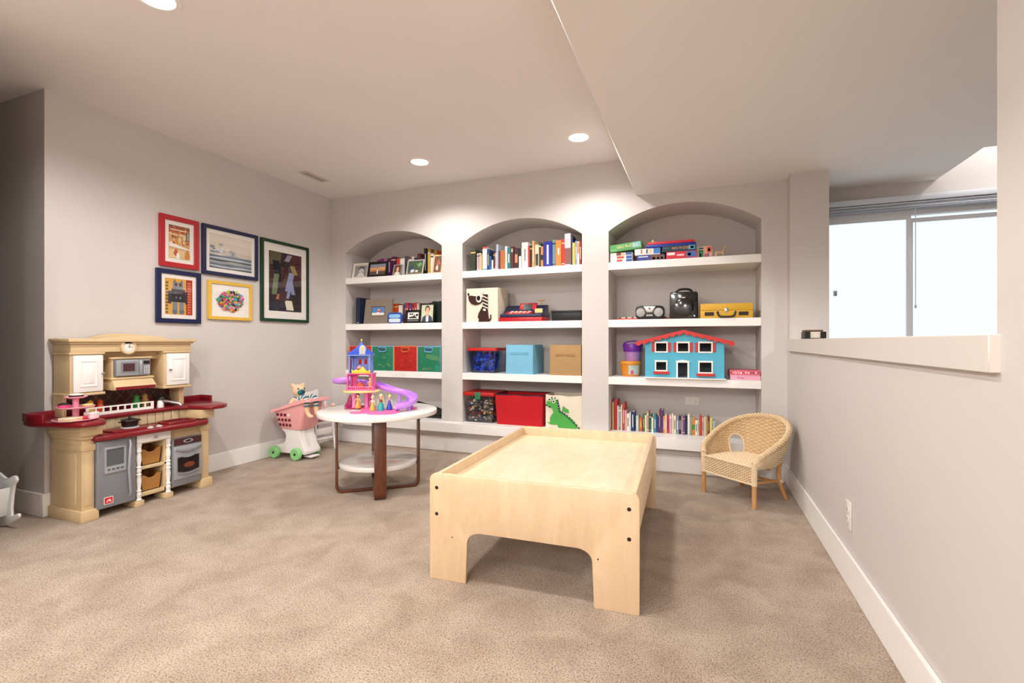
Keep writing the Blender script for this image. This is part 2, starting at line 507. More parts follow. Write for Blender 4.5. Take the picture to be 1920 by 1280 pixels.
# ------------------------------------------------------------------ wooden play table
MAPLE = wood('#DDBE98', '#E6CCA8', 5, 0.4, (0.7, 3.5, 3.5), 0.15, 'maple')
MAPLE_V = wood('#DDBE98', '#E6CCA8', 5, 0.4, (3.0, 3.0, 0.8), 0.15, 'maple_panel')
MAPLE_T = wood('#E8CFA8', '#F2E0C2', 4, 0.35, (3.0, 0.9, 1), 0.2, 'maple_top')
STEEL_D = mat('#3A302B', 0.35, 0.6)
t = thing('play_table', 'large birch wooden play table with raised rim and arched end panels', 'table', (-0.655, 2.385, 0), math.radians(1.9))
def end_poly():
    hw, h = 0.431, 0.445
    o = [(-hw, 0), (-0.265, 0)]
    o += [(-0.258, 0.17)] + [(-0.258 + 0.06 - 0.06 * math.cos(a), 0.17 + 0.045 * math.sin(a)) for a in [PI / 2 * i / 6 for i in range(1, 7)]]
    o += [(0.198 + 0.06 * math.sin(a), 0.17 + 0.045 * math.cos(a)) for a in [PI / 2 * i / 6 for i in range(0, 7)]]
    o += [(0.265, 0), (hw, 0)]
    r = 0.03
    o += [(hw - r + r * math.cos(a), h - r + r * math.sin(a)) for a in [PI / 2 * i / 5 for i in range(6)]]
    o += [(-hw + r - r * math.sin(a), h - r + r * math.cos(a)) for a in [PI / 2 * i / 5 for i in range(6)]]
    return o
for s in (-1, 1):
    b = MB(); b.prism(end_poly(), s * 0.595 - 0.009, s * 0.595 + 0.009, 'xz')
    ep = b.build('end_panel', MAPLE_V, t, bevel=0.0025)
    for bx in (-0.398, 0.394):
        for bz in (0.385, 0.275):
            b = MB(); b.lathe([(0.0, s * 0.607), (0.0055, s * 0.607), (0.0078, s * 0.6045), (0.0078, s * 0.603)], (bx, 0, bz), 14, 'y')
            b.build('bolt', STEEL_D, ep)
    for bx in (-0.325, 0.28):
        b = MB(); b.lathe([(0.0, s * 0.6046), (0.003, s * 0.6046), (0.003, s * 0.6)], (bx, 0, 0.185), 8, 'y')
        b.build('peg_hole', STEEL_D, ep)
for s in (-1, 1):
    b = MB(); b.prism([(-0.586, 0.24), (0.586, 0.24), (0.586, 0.437), (-0.586, 0.437)], s * 0.408 - 0.009, s * 0.408 + 0.009, 'yz')
    b.build('side_rail', MAPLE, t, bevel=0.002)
b = MB(); b.box(-0.399, 0.399, -0.586, 0.586, 0.372, 0.39)
b.build('table_board', MAPLE_T, t)
for s in (-1, 1):
    b = MB(); b.box(-0.40, 0.40, s * 0.25 - 0.03, s * 0.25 + 0.03, 0.33, 0.372)
    b.build('cross_rail', MAPLE, t, bevel=0.002)

# ------------------------------------------------------------------ round table on bent-wood legs
WALNUT = wood('#4A2412', '#6E3A1E', 5, 0.35, (4, 4, 0.6), 0.3, 'walnut')
TWHITE = mat('#F1EFEA', 0.25, var=0.01, coat=0.3)
TX, TY, TZ = -2.035, 2.71, 0.54
ta = math.radians(39.3)
rt = thing('round_table', 'round white side table on crossed walnut bent-wood legs with lower shelf', 'table', (TX, TY, 0), ta)
def disc(r, z0, z1, e=0.006, n=64):
    return [(0, z0), (r - e, z0), (r - e * 0.3, z0 + e * 0.3), (r, z0 + e), (r, z1 - e), (r - e * 0.3, z1 - e * 0.3), (r - e, z1), (0, z1)]
b = MB(); b.lathe(disc(0.392, TZ - 0.03, TZ), n=72); b.build('table_top', TWHITE, rt)
b = MB(); b.lathe(disc(0.258, 0.175, 0.205), n=56); b.build('lower_shelf', mat('#E2DEDA', 0.12, var=0.01, coat=0.5), rt)
def uframe(ang, R=0.275, w=0.074, th=0.016, z0=0.0, z1=TZ - 0.03, r=0.05):
    prof = [(-R, z1), (-R, z0 + r)]
    prof += [(-R + r - r * math.cos(a), z0 + r - r * math.sin(a)) for a in [PI / 2 * i / 6 for i in range(1, 7)]]
    prof += [(-p[0], p[1]) for p in reversed(prof)]
    inner = [(-R + th, z1), (-R + th, z0 + r)]
    ri = r - th
    inner += [(-R + r - ri * math.cos(a), z0 + r - ri * math.sin(a)) for a in [PI / 2 * i / 6 for i in range(1, 7)]]
    inner += [(-p[0], p[1]) for p in reversed(inner)]
    b = MB(); b.M = Matrix.Rotation(ang, 4, 'Z')
    b.prism(prof + inner[::-1], -w / 2, w / 2, 'xz')
    return b
uframe(0).build('leg_frame', WALNUT, rt, bevel=0.002)
uframe(-PI / 2, z0=0.0005).build('leg_frame', WALNUT, rt, bevel=0.002)
for s in (0, 1, 2, 3):
    b = MB(); b.M = Matrix.Rotation(PI / 2 * s, 4, 'Z'); b.box(0.12, 0.26, -0.02, 0.02, 0.16, 0.175)
    b.build('shelf_bracket', WALNUT, rt, bevel=0.001, seg=1)
# ------------------------------------------------------------------ toy kitchen against the left wall
TAN = mat('#D6BC92', 0.5, var=0.04, scale=12)
TAN_D = mat('#C0A06E', 0.55, var=0.04, scale=12)
REDC = mat('#7E1620', 0.32, var=0.08, scale=14, coat=0.2)
PGREY = mat('#8A8D94', 0.35, 0.25, var=0.04)
PGREY_L = mat('#A9ADB3', 0.3, 0.3, var=0.04)
PWHITE = mat('#F2F0EC', 0.35, var=0.02)
SILV = mat('#B9BCC0', 0.25, 0.9)
DARK = mat('#241C1C', 0.3, var=0.1)
MAROON = mat('#4A2226', 0.4, var=0.1)
k = thing('play_kitchen', 'tan and burgundy plastic toy kitchen with grey fridge, oven and microwave', 'toy kitchen', (XL + BT + 0.002, 1.60, 0))
FX = 0.30                              # front plane, local x
# base carcass with recess for the cubbies
b = MB()
b.box(0, FX, 0.0, 0.06, 0.06, 0.50)                       # end wall
b.box(0, FX - 0.012, 0.06, 0.275, 0.05, 0.45)
b.box(0, 0.12, 0.275, 0.465, 0.05, 0.45)
b.box(0.12, FX - 0.006, 0.275, 0.465, 0.05, 0.075)
b.box(0.12, FX - 0.006, 0.275, 0.465, 0.215, 0.235)
b.box(0.12, FX - 0.006, 0.275, 0.465, 0.372, 0.45)
b.box(0.12, FX - 0.006, 0.275, 0.300, 0.05, 0.45)
b.box(0.12, FX - 0.006, 0.440, 0.465, 0.05, 0.45)
b.box(0, FX - 0.012, 0.465, 0.68, 0.05, 0.45)
b.box(0, FX, 0.68, 0.735, 0.06, 0.50)
b.build('cabinet_body', TAN, k, bevel=0.004)
b = MB()
for y0, y1 in ((-0.012, 0.075), (0.668, 0.752)):
    b.box(0, FX + 0.016, y0, y1, 0, 0.062)
for y0, y1 in ((0.262, 0.312), (0.435, 0.485)): b.box(0.2, FX + 0.016, y0, y1, 0, 0.036)
b.build('plinth', TAN, k, bevel=0.004)['kind'] = 'stuff'
b = MB()
b.box(0.012, FX + 0.006, -0.006, 0.066, 0.39, 0.425); b.box(0.005, FX + 0.014, -0.01, 0.07, 0.455, 0.478); b.box(0.0, FX + 0.03, -0.02, 0.085, 0.478, 0.536)
b.box(0.012, FX + 0.006, 0.672, 0.741, 0.39, 0.425); b.box(0.0, FX + 0.03, 0.655, 0.755, 0.478, 0.536)
b.build('moulding', TAN, k, bevel=0.004)['kind'] = 'stuff'
b = MB(); b.box(FX - 0.002, FX + 0.004, 0.012, 0.05, 0.085, 0.375); b.box(0.06, FX - 0.05, -0.005, 0.002, 0.085, 0.375)
b.build('panel_moulding', TAN, k, bevel=0.003)['kind'] = 'stuff'
# counters
def slab(poly, z0, z1, name, m, bev=0.010):
    b = MB(); b.prism(poly, z0, z1, 'xy'); return b.build(name, m, k, bevel=bev, seg=3)
slab([(0.10, 0.045), (0.33, 0.045), (0.355, 0.13), (0.362, 0.26), (0.365, 0.42), (0.37, 0.56), (0.365, 0.68), (0.33, 0.715), (0.10, 0.715)], 0.437, 0.470, 'lower_counter', REDC, 0.012)
b = MB(); b.box(0.12, 0.33, 0.14, 0.33, 0.468, 0.480); b.build('hob', REDC, k, bevel=0.005)
sink = MB(); sink.prism(rrect(0.19, 0.335, 0.45, 0.64, 0.03), 0.469, 0.482, 'xy', holes=[rrect(0.205, 0.32, 0.465, 0.625, 0.025)])
sink.build('sink_rim', REDC, k, bevel=0.003)
b = MB(); b.prism(rrect(0.207, 0.318, 0.467, 0.623, 0.02), 0.4695, 0.472, 'xy'); b.build('sink_basin', mat('#5E0F18', 0.4), k)
slab([(0.0, -0.12), (0.10, -0.14), (0.34, -0.082), (0.405, -0.045), (0.42, 0.01), (0.405, 0.06), (0.35, 0.088), (0.22, 0.10), (0.19, 0.2), (0.18, 0.38), (0.19, 0.56), (0.22, 0.64), (0.33, 0.66), (0.39, 0.70), (0.395, 0.78), (0.36, 0.83), (0.25, 0.87), (0.0, 0.90)], 0.537, 0.565, 'breakfast_bar', REDC, 0.010)
b = MB()
b.tube([(0.008, -0.118, 0.567), (0.10, -0.132, 0.567), (0.16, -0.118, 0.567)], 0.008, 6)
b.prism([(0.0, -0.123), (0.10, -0.143), (0.19, -0.121), (0.19, -0.106), (0.10, -0.127), (0.0, -0.107)], 0.56, 0.605, 'xy')
b.prism([(0.0, 0.903), (0.12, 0.895), (0.12, 0.88), (0.0, 0.887)], 0.56, 0.605, 'xy')
b.prism([(0.0, -0.107), (0.016, -0.107), (0.016, 0.887), (0.0, 0.887)], 0.56, 0.605, 'xy')
b.build('counter_lip', REDC, k, bevel=0.004)
# beadboard between the counter levels: separate boards
for i in range(12):
    y = 0.09 + i * 0.0475
    x = 0.195 - 0.03 * math.sin(PI * (i + 0.5) / 12)
    b = MB(); b.box(x - 0.02, x, y, y + 0.0445, 0.470, 0.537)
    b.build('beadboard', mat('#CDBB96', 0.5, var=0.04), k, bevel=0.002, seg=1)
# fridge
b = MB(); b.box(FX - 0.014, FX + 0.022, 0.062, 0.262, 0.048, 0.437)
fr = b.build('fridge_door', PGREY, k, bevel=0.010, seg=3)
b = MB(); b.prism(rrect(0.095, 0.205, 0.245, 0.395, 0.006), FX + 0.0215, FX + 0.028, 'yz', holes=[rrect(0.105, 0.195, 0.285, 0.382, 0.004)])
b.build('dispenser_frame', PGREY_L, fr, bevel=0.002)
b = MB(); b.box(FX + 0.021, FX + 0.0235, 0.104, 0.196, 0.284, 0.383); b.build('dispenser_recess', mat('#6B7078', 0.25, 0.4), fr)
for i in range(4):
    b = MB(); b.box(FX + 0.0275, FX + 0.029, 0.109 + i * 0.0225, 0.123 + i * 0.0225, 0.262, 0.271); b.build('button', mat('#55504F', 0.5), fr)
b = MB(); b.tube([(FX + 0.022, 0.228, 0.42), (FX + 0.032, 0.226, 0.40), (FX + 0.030, 0.218, 0.25), (FX + 0.032, 0.226, 0.11), (FX + 0.022, 0.228, 0.09)], 0.007, 8)
b.build('handle', PGREY_L, fr)
b = MB(); b.prism(rrect(0.094, 0.140, 0.072, 0.112, 0.004), FX + 0.0215, FX + 0.0232, 'yz'); b.build('badge', mat('#F4EDEA', 0.4), fr)
b = MB(); b.prism(rrect(0.097, 0.137, 0.075, 0.109, 0.003), FX + 0.023, FX + 0.0236, 'yz'); b.build('badge_field', mat('#D0202B', 0.4), fr)
b = MB(); b.prism([(0.104, 0.082), (0.112, 0.083), (0.117, 0.092), (0.122, 0.083), (0.131, 0.082), (0.124, 0.101), (0.117, 0.097), (0.110, 0.093)], FX + 0.0235, FX + 0.0241, 'yz'); b.build('badge_mark', mat('#F6D6D6', 0.4), fr)
# drawer, posts, cubby baskets
b = MB(); b.box(FX - 0.006, FX + 0.016, 0.272, 0.470, 0.382, 0.434); dr = b.build('drawer', PWHITE, k, bevel=0.004)
b = MB(); b.lathe([(0.004, 0), (0.004, 0.008), (0.009, 0.012), (0.009, 0.016), (0, 0.019)], (FX + 0.015, 0.371, 0.409), 14, 'x'); b.build('knob', SILV, dr)
postp = [(0.015, 0.037), (0.015, 0.045), (0.010, 0.05), (0.013, 0.06), (0.013, 0.08), (0.010, 0.088), (0.015, 0.094), (0.009, 0.103), (0.012, 0.135), (0.014, 0.16), (0.011, 0.185), (0.015, 0.193), (0.010, 0.2), (0.013, 0.208), (0.013, 0.222), (0.010, 0.229), (0.015, 0.236), (0.009, 0.245), (0.014, 0.28), (0.012, 0.31), (0.010, 0.325), (0.015, 0.333), (0.013, 0.34), (0.013, 0.358), (0.015, 0.366), (0.015, 0.381)]
for y in (0.287, 0.460):
    b = MB(); b.lathe(postp, (FX + 0.004, y, 0), 16); p = b.build('post', PWHITE, k)
    b = MB()
    for z in (0.07, 0.215, 0.35): b.lathe([(0.006, 0.0), (0.005, 0.002), (0, 0.002)], (FX + 0.0165, y, z), 10, 'x')
    b.build('rosette', mat('#E4E1DC', 0.4), p)['kind'] = 'stuff'
BASK = mat('#A9763A', 0.6, var=0.12, scale=60, bump=0.3, bscale=250)
for z in (0.0755, 0.2355):
    bk = thing('storage_basket', 'brown toy basket in the %s cubby of the toy kitchen' % ('lower' if z < 0.1 else 'upper'), 'basket', (XL + BT + 0.002 + 0.215, 1.60 + 0.370, z))
    h = 0.10
    top = [(-0.066, h), (-0.045, h), (-0.032, h - 0.006), (-0.02, h - 0.018), (0, h - 0.022), (0.02, h - 0.018), (0.032, h - 0.006), (0.045, h), (0.066, h)]
    b = MB()
    for x in (-0.06, 0.062):
        b.prism([(-0.052, 0), (0.052, 0)] + top[::-1], x, x + 0.005, 'yz')
    for s in (-1, 1):
        b._add([(-0.06, s * 0.052, 0), (0.067, s * 0.052, 0), (0.067, s * 0.066, h), (-0.06, s * 0.066, h), (-0.06, s * 0.048, 0), (0.067, s * 0.048, 0), (0.067, s * 0.062, h), (-0.06, s * 0.062, h)],
               [(0, 1, 2, 3), (7, 6, 5, 4), (0, 1, 5, 4), (2, 3, 7, 6), (1, 2, 6, 5), (3, 0, 4, 7)])
    b.box(-0.06, 0.067, -0.05, 0.05, 0, 0.004)
    b.build('basket_body', BASK, bk)
# oven
b = MB(); b.box(FX - 0.014, FX + 0.020, 0.478, 0.672, 0.062, 0.372); ov = b.build('oven_front', PGREY, k, bevel=0.006)
b = MB(); b.box(FX + 0.0185, FX + 0.0235, 0.484, 0.666, 0.325, 0.368); b.build('control_panel', MAROON, ov, bevel=0.002)
b = MB(); b.prism([(0.575 + p[0], 0.347 + p[1]) for p in circ(0.032, 20, ry=0.012)], FX + 0.0235, FX + 0.0255, 'yz'); b.build('display', PGREY_L, ov)
b = MB(); b.prism([(0.575 + p[0], 0.347 + p[1]) for p in circ(0.02, 16, ry=0.007)], FX + 0.0254, FX + 0.0265, 'yz'); b.build('clock_display', DARK, ov)
b = MB(); b.box(FX + 0.019, FX + 0.026, 0.482, 0.668, 0.105, 0.318); od = b.build('oven_door', PGREY_L, ov, bevel=0.004)
wpoly = [(0.505, 0.155), (0.54, 0.146), (0.575, 0.143), (0.61, 0.146), (0.645, 0.155), (0.645, 0.245), (0.62, 0.247), (0.60, 0.240), (0.575, 0.237), (0.55, 0.240), (0.53, 0.247), (0.505, 0.245)]
b = MB(); b.prism([(0.575 + (p[0] - 0.575) * 1.08, 0.195 + (p[1] - 0.195) * 1.1) for p in wpoly], FX + 0.0255, FX + 0.0275, 'yz'); b.build('window_surround', PGREY, od)
b = MB(); b.prism(wpoly, FX + 0.0274, FX + 0.0285, 'yz'); b.build('oven_window', mat('#241A1C', 0.15, var=0.1), od)
b = MB(); b.prism([(0.58 + p[0], 0.19 + p[1]) for p in circ(0.036, 20, ry=0.018)], FX + 0.0284, FX + 0.0289, 'yz'); b.build('printed_roast', mat('#7A3A20', 0.5, var=0.4, scale=80), od)
b = MB(); b.tube([(FX + 0.03, 0.492, 0.300), (FX + 0.036, 0.53, 0.288), (FX + 0.038, 0.575, 0.284), (FX + 0.036, 0.62, 0.288), (FX + 0.03, 0.658, 0.300)], 0.006, 8)
b.tube([(FX + 0.022, 0.492, 0.300), (FX + 0.03, 0.492, 0.300)], 0.006, 8); b.tube([(FX + 0.022, 0.658, 0.300), (FX + 0.03, 0.658, 0.300)], 0.006, 8)
b.build('handle', SILV, od)
b = MB(); b.tube([(FX + 0.027, 0.505, 0.138), (FX + 0.030, 0.54, 0.130), (FX + 0.030, 0.575, 0.127), (FX + 0.030, 0.61, 0.130), (FX + 0.027, 0.645, 0.138)], 0.004, 6); b.build('chrome_strip', SILV, od)
# hob knobs
for y in (0.335, 0.385):
    b = MB(); b.lathe([(0.017, 0), (0.018, 0.004), (0.014, 0.007), (0, 0.008)], (0.335, y, 0.4695), 18); b.box(0.322, 0.348, y - 0.003, y + 0.003, 0.4765, 0.482)
    b.build('knob', mat('#DADADC', 0.3, 0.2), k)
b = MB(); b.lathe([(0.047, 0), (0.047, 0.006), (0.043, 0.008), (0, 0.008)], (0.262, 0.262, 0.479), 24); b.build('burner', mat('#C9CBCC', 0.35, 0.2), k)
# upper unit
b = MB()
b.box(0, 0.012, 0.012, 0.705, 0.56, 0.94)                  # back panel
b.box(0, 0.165, 0.012, 0.172, 0.70, 0.935)                 # left cabinet
b.box(0, 0.165, 0.520, 0.690, 0.70, 0.935)
b.box(0, 0.10, 0.172, 0.520, 0.885, 0.935)
b.box(0.0, 0.155, 0.225, 0.440, 0.775, 0.900)              # microwave housing
b.build('wall_unit', TAN, k, bevel=0.004)
b = MB(); b.box(0.0, 0.09, 0.014, 0.035, 0.565, 0.70); b.box(0.0, 0.05, 0.66, 0.688, 0.565, 0.70); b.box(0.05, 0.115, 0.655, 0.690, 0.565, 0.70)
b.build('side_bracket', TAN, k, bevel=0.004)['kind'] = 'stuff'
b = MB()
for y0, y1 in ((0.004, 0.18), (0.512, 0.698)): b.box(0, 0.178, y0, y1, 0.688, 0.703); b.box(0, 0.176, y0, y1, 0.925, 0.937)
b.box(0, 0.168, 0.216, 0.45, 0.893, 0.904); b.box(0, 0.175, 0.21, 0.456, 0.768, 0.780)
b.build('cornice_strip', TAN, k, bevel=0.003)['kind'] = 'stuff'
b = MB()                                                   # hood
b._add([(0, 0.21, 0.705), (0.20, 0.215, 0.705), (0.20, 0.455, 0.705), (0, 0.455, 0.705), (0, 0.21, 0.77), (0.165, 0.22, 0.77), (0.165, 0.45, 0.77), (0, 0.455, 0.77), (0.20, 0.215, 0.725), (0.20, 0.455, 0.725)],
       [(3, 2, 1, 0), (4, 5, 6, 7), (1, 2, 9, 8), (8, 9, 6, 5), (0, 1, 8, 5, 4), (2, 3, 7, 6, 9), (0, 4, 7, 3)])
b.build('hood', TAN, k, bevel=0.003)
b = MB(); b.box(0.199, 0.2025, 0.222, 0.448, 0.7055, 0.7235); b.build('hood_stripe', REDC, k)
# crown with rounded pediment
def crown(x, z0, z1, ov, arc):
    b = MB()
    yc = 0.352; pts = [(0.012 - ov, z0), (0.698 + ov, z0), (0.698 + ov, z1)]
    n = 16
    pts += [(yc + 0.17 * math.cos(PI * i / n), z1 + arc * math.sin(PI * i / n)) for i in range(n + 1)]
    pts += [(0.012 - ov, z1)]
    b.prism(pts, 0, x, 'yz'); return b
crown(0.172, 0.937, 0.985, 0.0, 0.0).build('frieze', TAN, k, bevel=0.003)
crown(0.185, 0.985, 0.997, 0.010, 0.004).build('crown', TAN, k, bevel=0.002)
crown(0.200, 0.997, 1.016, 0.022, 0.022).build('crown', TAN, k, bevel=0.004)
crown(0.05, 1.012, 1.018, 0.0, 0.032).build('pediment', TAN, k, bevel=0.003)
b = MB(); b.lathe([(0.044, 0), (0.044, 0.016), (0.036, 0.018), (0.034, 0.010), (0, 0.010)], (0.172, 0.300, 0.965), 28, 'x'); ck = b.build('clock', TAN, k)
b = MB(); b.lathe([(0.034, 0), (0.034, 0.003), (0, 0.003)], (0.182, 0.300, 0.965), 28, 'x'); b.build('clock_face', mat('#EDE6DA', 0.4), ck)
b = MB()
for i in range(12):
    a = PI / 6 * i; b.box(0.1852, 0.1857, 0.300 + 0.027 * math.sin(a) - 0.0015, 0.300 + 0.027 * math.sin(a) + 0.0015, 0.965 + 0.027 * math.cos(a) - 0.002, 0.965 + 0.027 * math.cos(a) + 0.002)
b.build('hour_mark', DARK, ck)['kind'] = 'stuff'
b = MB(); b.prism([(0.2985, 0.965), (0.3015, 0.965), (0.310, 0.984), (0.308, 0.985)], 0.1855, 0.1865, 'yz'); b.prism([(0.299, 0.9635), (0.299, 0.9665), (0.320, 0.967), (0.320, 0.965)], 0.1855, 0.1865, 'yz')
b.build('hand', DARK, ck)
# cupboard doors
for y0, y1, ky in ((0.022, 0.168, 0.160), (0.535, 0.684, 0.548)):
    b = MB(); b.box(0.165, 0.180, y0, y1, 0.708, 0.920); d = b.build('cupboard_door', PWHITE, k, bevel=0.004)
    b = MB(); b.prism([(y0 + 0.03, 0.738), (y1 - 0.03, 0.738), (y1 - 0.03, 0.890), (y0 + 0.03, 0.890)], 0.179, 0.184, 'yz', holes=[[(y0 + 0.037, 0.746), (y1 - 0.037, 0.746), (y1 - 0.037, 0.882), (y0 + 0.037, 0.882)]]); b.build('panel_bead', PWHITE, d, bevel=0.0015)
    b = MB(); b.box(0.179, 0.1835, y0 + 0.046, y1 - 0.046, 0.757, 0.871); b.build('raised_panel', PWHITE, d, bevel=0.003)
    b = MB(); b.lathe([(0.004, 0), (0.004, 0.010), (0.008, 0.014), (0.007, 0.019), (0, 0.021)], (0.179, ky, 0.812), 12, 'x'); b.build('knob', SILV, d)
# microwave
b = MB(); b.box(0.150, 0.178, 0.232, 0.432, 0.786, 0.888); mw = b.build('microwave', PGREY, k, bevel=0.004)
b = MB(); b.box(0.177, 0.184, 0.234, 0.382, 0.789, 0.885); md = b.build('microwave_door', PGREY_L, mw, bevel=0.003)
b = MB(); b.box(0.1835, 0.1855, 0.258, 0.345, 0.806, 0.874); b.build('window_frame', PGREY, md)
b = MB(); b.box(0.1853, 0.1865, 0.270, 0.334, 0.816, 0.864); b.build('door_window', mat('#4E2F33', 0.2), md)
b = MB(); b.tube([(0.184, 0.368, 0.880), (0.192, 0.366, 0.86), (0.194, 0.364, 0.838), (0.192, 0.366, 0.815), (0.184, 0.368, 0.795)], 0.006, 8); b.build('handle', PGREY_L, md)
b = MB()
for i in range(3):
    for j in range(5): b.box(0.1775, 0.1800, 0.391 + i * 0.013, 0.399 + i * 0.013, 0.797 + j * 0.011, 0.803 + j * 0.011)
b.build('keypad', mat('#E8E8EA', 0.4), mw)['kind'] = 'stuff'
b = MB(); b.box(0.1775, 0.1790, 0.39, 0.426, 0.858, 0.878); b.build('display', DARK, mw)
# tiled splashback print and toy telephone
b = MB(); b.box(0.012, 0.015, 0.04, 0.655, 0.606, 0.70); sp = b.build('splashback', MAROON, k)
b = MB()
for i in range(9):
    y = 0.05 + i * 0.066
    b._add([(0.0155, y, 0.61), (0.0155, y + 0.004, 0.61), (0.0155, y + 0.07, 0.698), (0.0155, y + 0.066, 0.698)], [(0, 1, 2, 3)])
    b._add([(0.0156, y + 0.066, 0.61), (0.0156, y + 0.07, 0.61), (0.0156, y + 0.004, 0.698), (0.0156, y, 0.698)], [(0, 1, 2, 3)])
b.build('lattice_print', mat('#8A6A4C', 0.5), sp)['kind'] = 'stuff'
b = MB(); b.box(0.04, 0.085, 0.690, 0.712, 0.77, 0.89); ph = b.build('telephone', PGREY, k, bevel=0.006)
b = MB(); b.tube([(0.062, 0.716, 0.88), (0.062, 0.728, 0.86), (0.062, 0.728, 0.80), (0.062, 0.716, 0.78)], 0.010, 8); b.build('handset', PGREY, ph)
b = MB(); b.lathe([(0.006, 0), (0.006, 0.016), (0, 0.018)], (0.062, 0.712, 0.865), 10, 'y'); b.build('hook', SILV, ph)
# white rail with slots
ry0, ry1 = 0.085, 0.455
b = MB()
slots = []
for i in range(9):
    y = ry0 + 0.015 + i * 0.0385
    slots.append([(y, 0.582), (y + 0.031, 0.582), (y + 0.031, 0.606), (y, 0.606)])
b.prism([(ry0, 0.566), (ry1, 0.566), (ry1, 0.614), (ry0, 0.614)], 0.165, 0.172, 'yz', holes=slots)
b.build('slotted_rail', PWHITE, k)
# tap
b = MB(); b.lathe([(0.02, 0), (0.018, 0.035), (0.014, 0.045), (0, 0.046)], (0.15, 0.51, 0.564), 16); tp = b.build('tap_base', PWHITE, k)
b = MB(); b.tube([(0.15, 0.512, 0.604), (0.17, 0.525, 0.606), (0.24, 0.572, 0.588), (0.25, 0.58, 0.575)], [0.010, 0.010, 0.009, 0.009], 10); b.build('spout', SILV, tp)
b = MB(); b.lathe([(0.010, 0), (0.012, 0.015), (0, 0.017)], (0.13, 0.60, 0.564), 12); b.build('tap_handle', DARK, k)

KO = Vector((XL + BT + 0.002, 1.60, 0))
# pot with lid
p = thing('toy_pot', 'small black lidded toy pot on the burner of the toy kitchen', 'pot', KO + Vector((0.262, 0.262, 0.4875)))
b = MB(); b.lathe([(0.034, 0), (0.040, 0.006), (0.043, 0.035), (0.045, 0.037)], n=24); b.build('pot_body', DARK, p)
b = MB(); b.lathe([(0.046, 0.037), (0.044, 0.042), (0.02, 0.050), (0.008, 0.052), (0.006, 0.056), (0.010, 0.060), (0.007, 0.064), (0, 0.065)], n=24); b.build('lid', DARK, p)
for s in (-1, 1):
    b = MB(); b.tube([(0, s * 0.042, 0.030), (0.008, s * 0.056, 0.032), (-0.008, s * 0.056, 0.032), (0, s * 0.042, 0.030)], 0.004, 6); b.build('handle', DARK, p)
# condiment bottles behind the rail
for nm, col, y, sc, lab in (('toy_bottle', '#E0A92C', 0.135, 1.0, 'yellow toy condiment bottle behind the white rail of the toy kitchen'), ('toy_bottle', '#C8431C', 0.185, 1.0, 'orange red toy bottle behind the white rail of the toy kitchen'),
                            ('toy_bottle', '#1E7A2E', 0.385, 1.1, 'green toy bottle behind the white rail of the toy kitchen'), ('toy_bottle', '#8A6426', 0.435, 1.1, 'amber toy bottle behind the white rail of the toy kitchen')):
    q = thing(nm, lab, 'toy bottle', KO + Vector((0.115, y, 0.5655)), 0, 'bottles behind the rail')
    q.scale = (sc, sc, sc)
    b = MB(); b.lathe([(0.020, 0), (0.021, 0.01), (0.020, 0.05), (0.012, 0.062), (0.012, 0.068)], n=16); b.build('bottle_body', mat(col, 0.35), q)
    b = MB(); b.lathe([(0.015, 0.068), (0.015, 0.078), (0.006, 0.083), (0.005, 0.088), (0, 0.089)], n=16); b.build('bottle_cap', mat(col, 0.4), q)
q = thing('toy_coffee_pot', 'dark toy coffee pot under the tap-side cupboard of the toy kitchen', 'coffee pot', KO + Vector((0.07, 0.565, 0.5655)))
b = MB(); b.lathe([(0.026, 0), (0.03, 0.02), (0.024, 0.055), (0.018, 0.065), (0.02, 0.07)], n=18); b.build('pot_body', mat('#2C2A26', 0.25), q)
b = MB(); b.lathe([(0.02, 0.070), (0.012, 0.078), (0, 0.080)], n=18); b.build('lid', mat('#4A4640', 0.3), q)
b = MB(); b.tube([(0.018, 0.016, 0.06), (0.028, 0.03, 0.058), (0.028, 0.032, 0.03), (0.02, 0.02, 0.02)], 0.004, 6); b.build('handle', DARK, q)

# ------------------------------------------------------------------ pink tiered cake stand with play pastries
PINK = mat('#EFA5B8', 0.4)
CSX, CSY, CSZ = XL + BT + 0.002 + 0.275, 1.60 - 0.015, 0.5652
q = thing('cake_stand', 'pink three-tier toy cake stand on the burgundy bar of the toy kitchen', 'cake stand', (CSX, CSY, CSZ))
for r, z in ((0.098, 0.0), (0.082, 0.068), (0.050, 0.122)):
    b = MB(); b.lathe([(0, z), (r - 0.02, z), (r, z + 0.008), (r, z + 0.012), (r - 0.004, z + 0.011), (r - 0.02, z + 0.005), (0, z + 0.005)], n=36); b.build('tier', PINK, q)
b = MB(); b.lathe([(0.02, 0.004), (0.014, 0.012), (0.016, 0.068)], n=16); b.lathe([(0.018, 0.072), (0.013, 0.08), (0.015, 0.122)], n=16)
b.build('stem', mat('#EA8FA8', 0.4), q)['kind'] = 'stuff'
def pastry(dx, dy, z, r, h, base, top, lab, sq=False):
    e = thing('toy_pastry', lab, 'toy food', (CSX + dx, CSY + dy, CSZ + z), 0.4)
    b = MB()
    if sq: b.box(-r, r, -r, r, 0, h * 0.6)
    else: b.lathe([(r * 0.85, 0), (r, h * 0.25), (r, h * 0.6)], n=18)
    b.build('pastry_base', mat(base, 0.6, var=0.1), e, bevel=0.002)
    b = MB()
    if sq: b.box(-r, r, -r, r, h * 0.6, h)
    else: b.lathe([(r * 1.02, h * 0.6), (r * 0.9, h * 0.85), (r * 0.4, h), (0, h)], n=18)
    b.build('icing', mat(top, 0.5, var=0.05), e, bevel=0.002)
pastry(0.005, 0.0, 0.128, 0.032, 0.022, '#2E1B16', '#EFE6DC', 'dark toy biscuit with white icing on the top tier of the pink stand')
pastry(-0.01, -0.048, 0.074, 0.026, 0.028, '#D8477F', '#35211B', 'pink toy cake with dark icing on the middle tier of the pink stand')
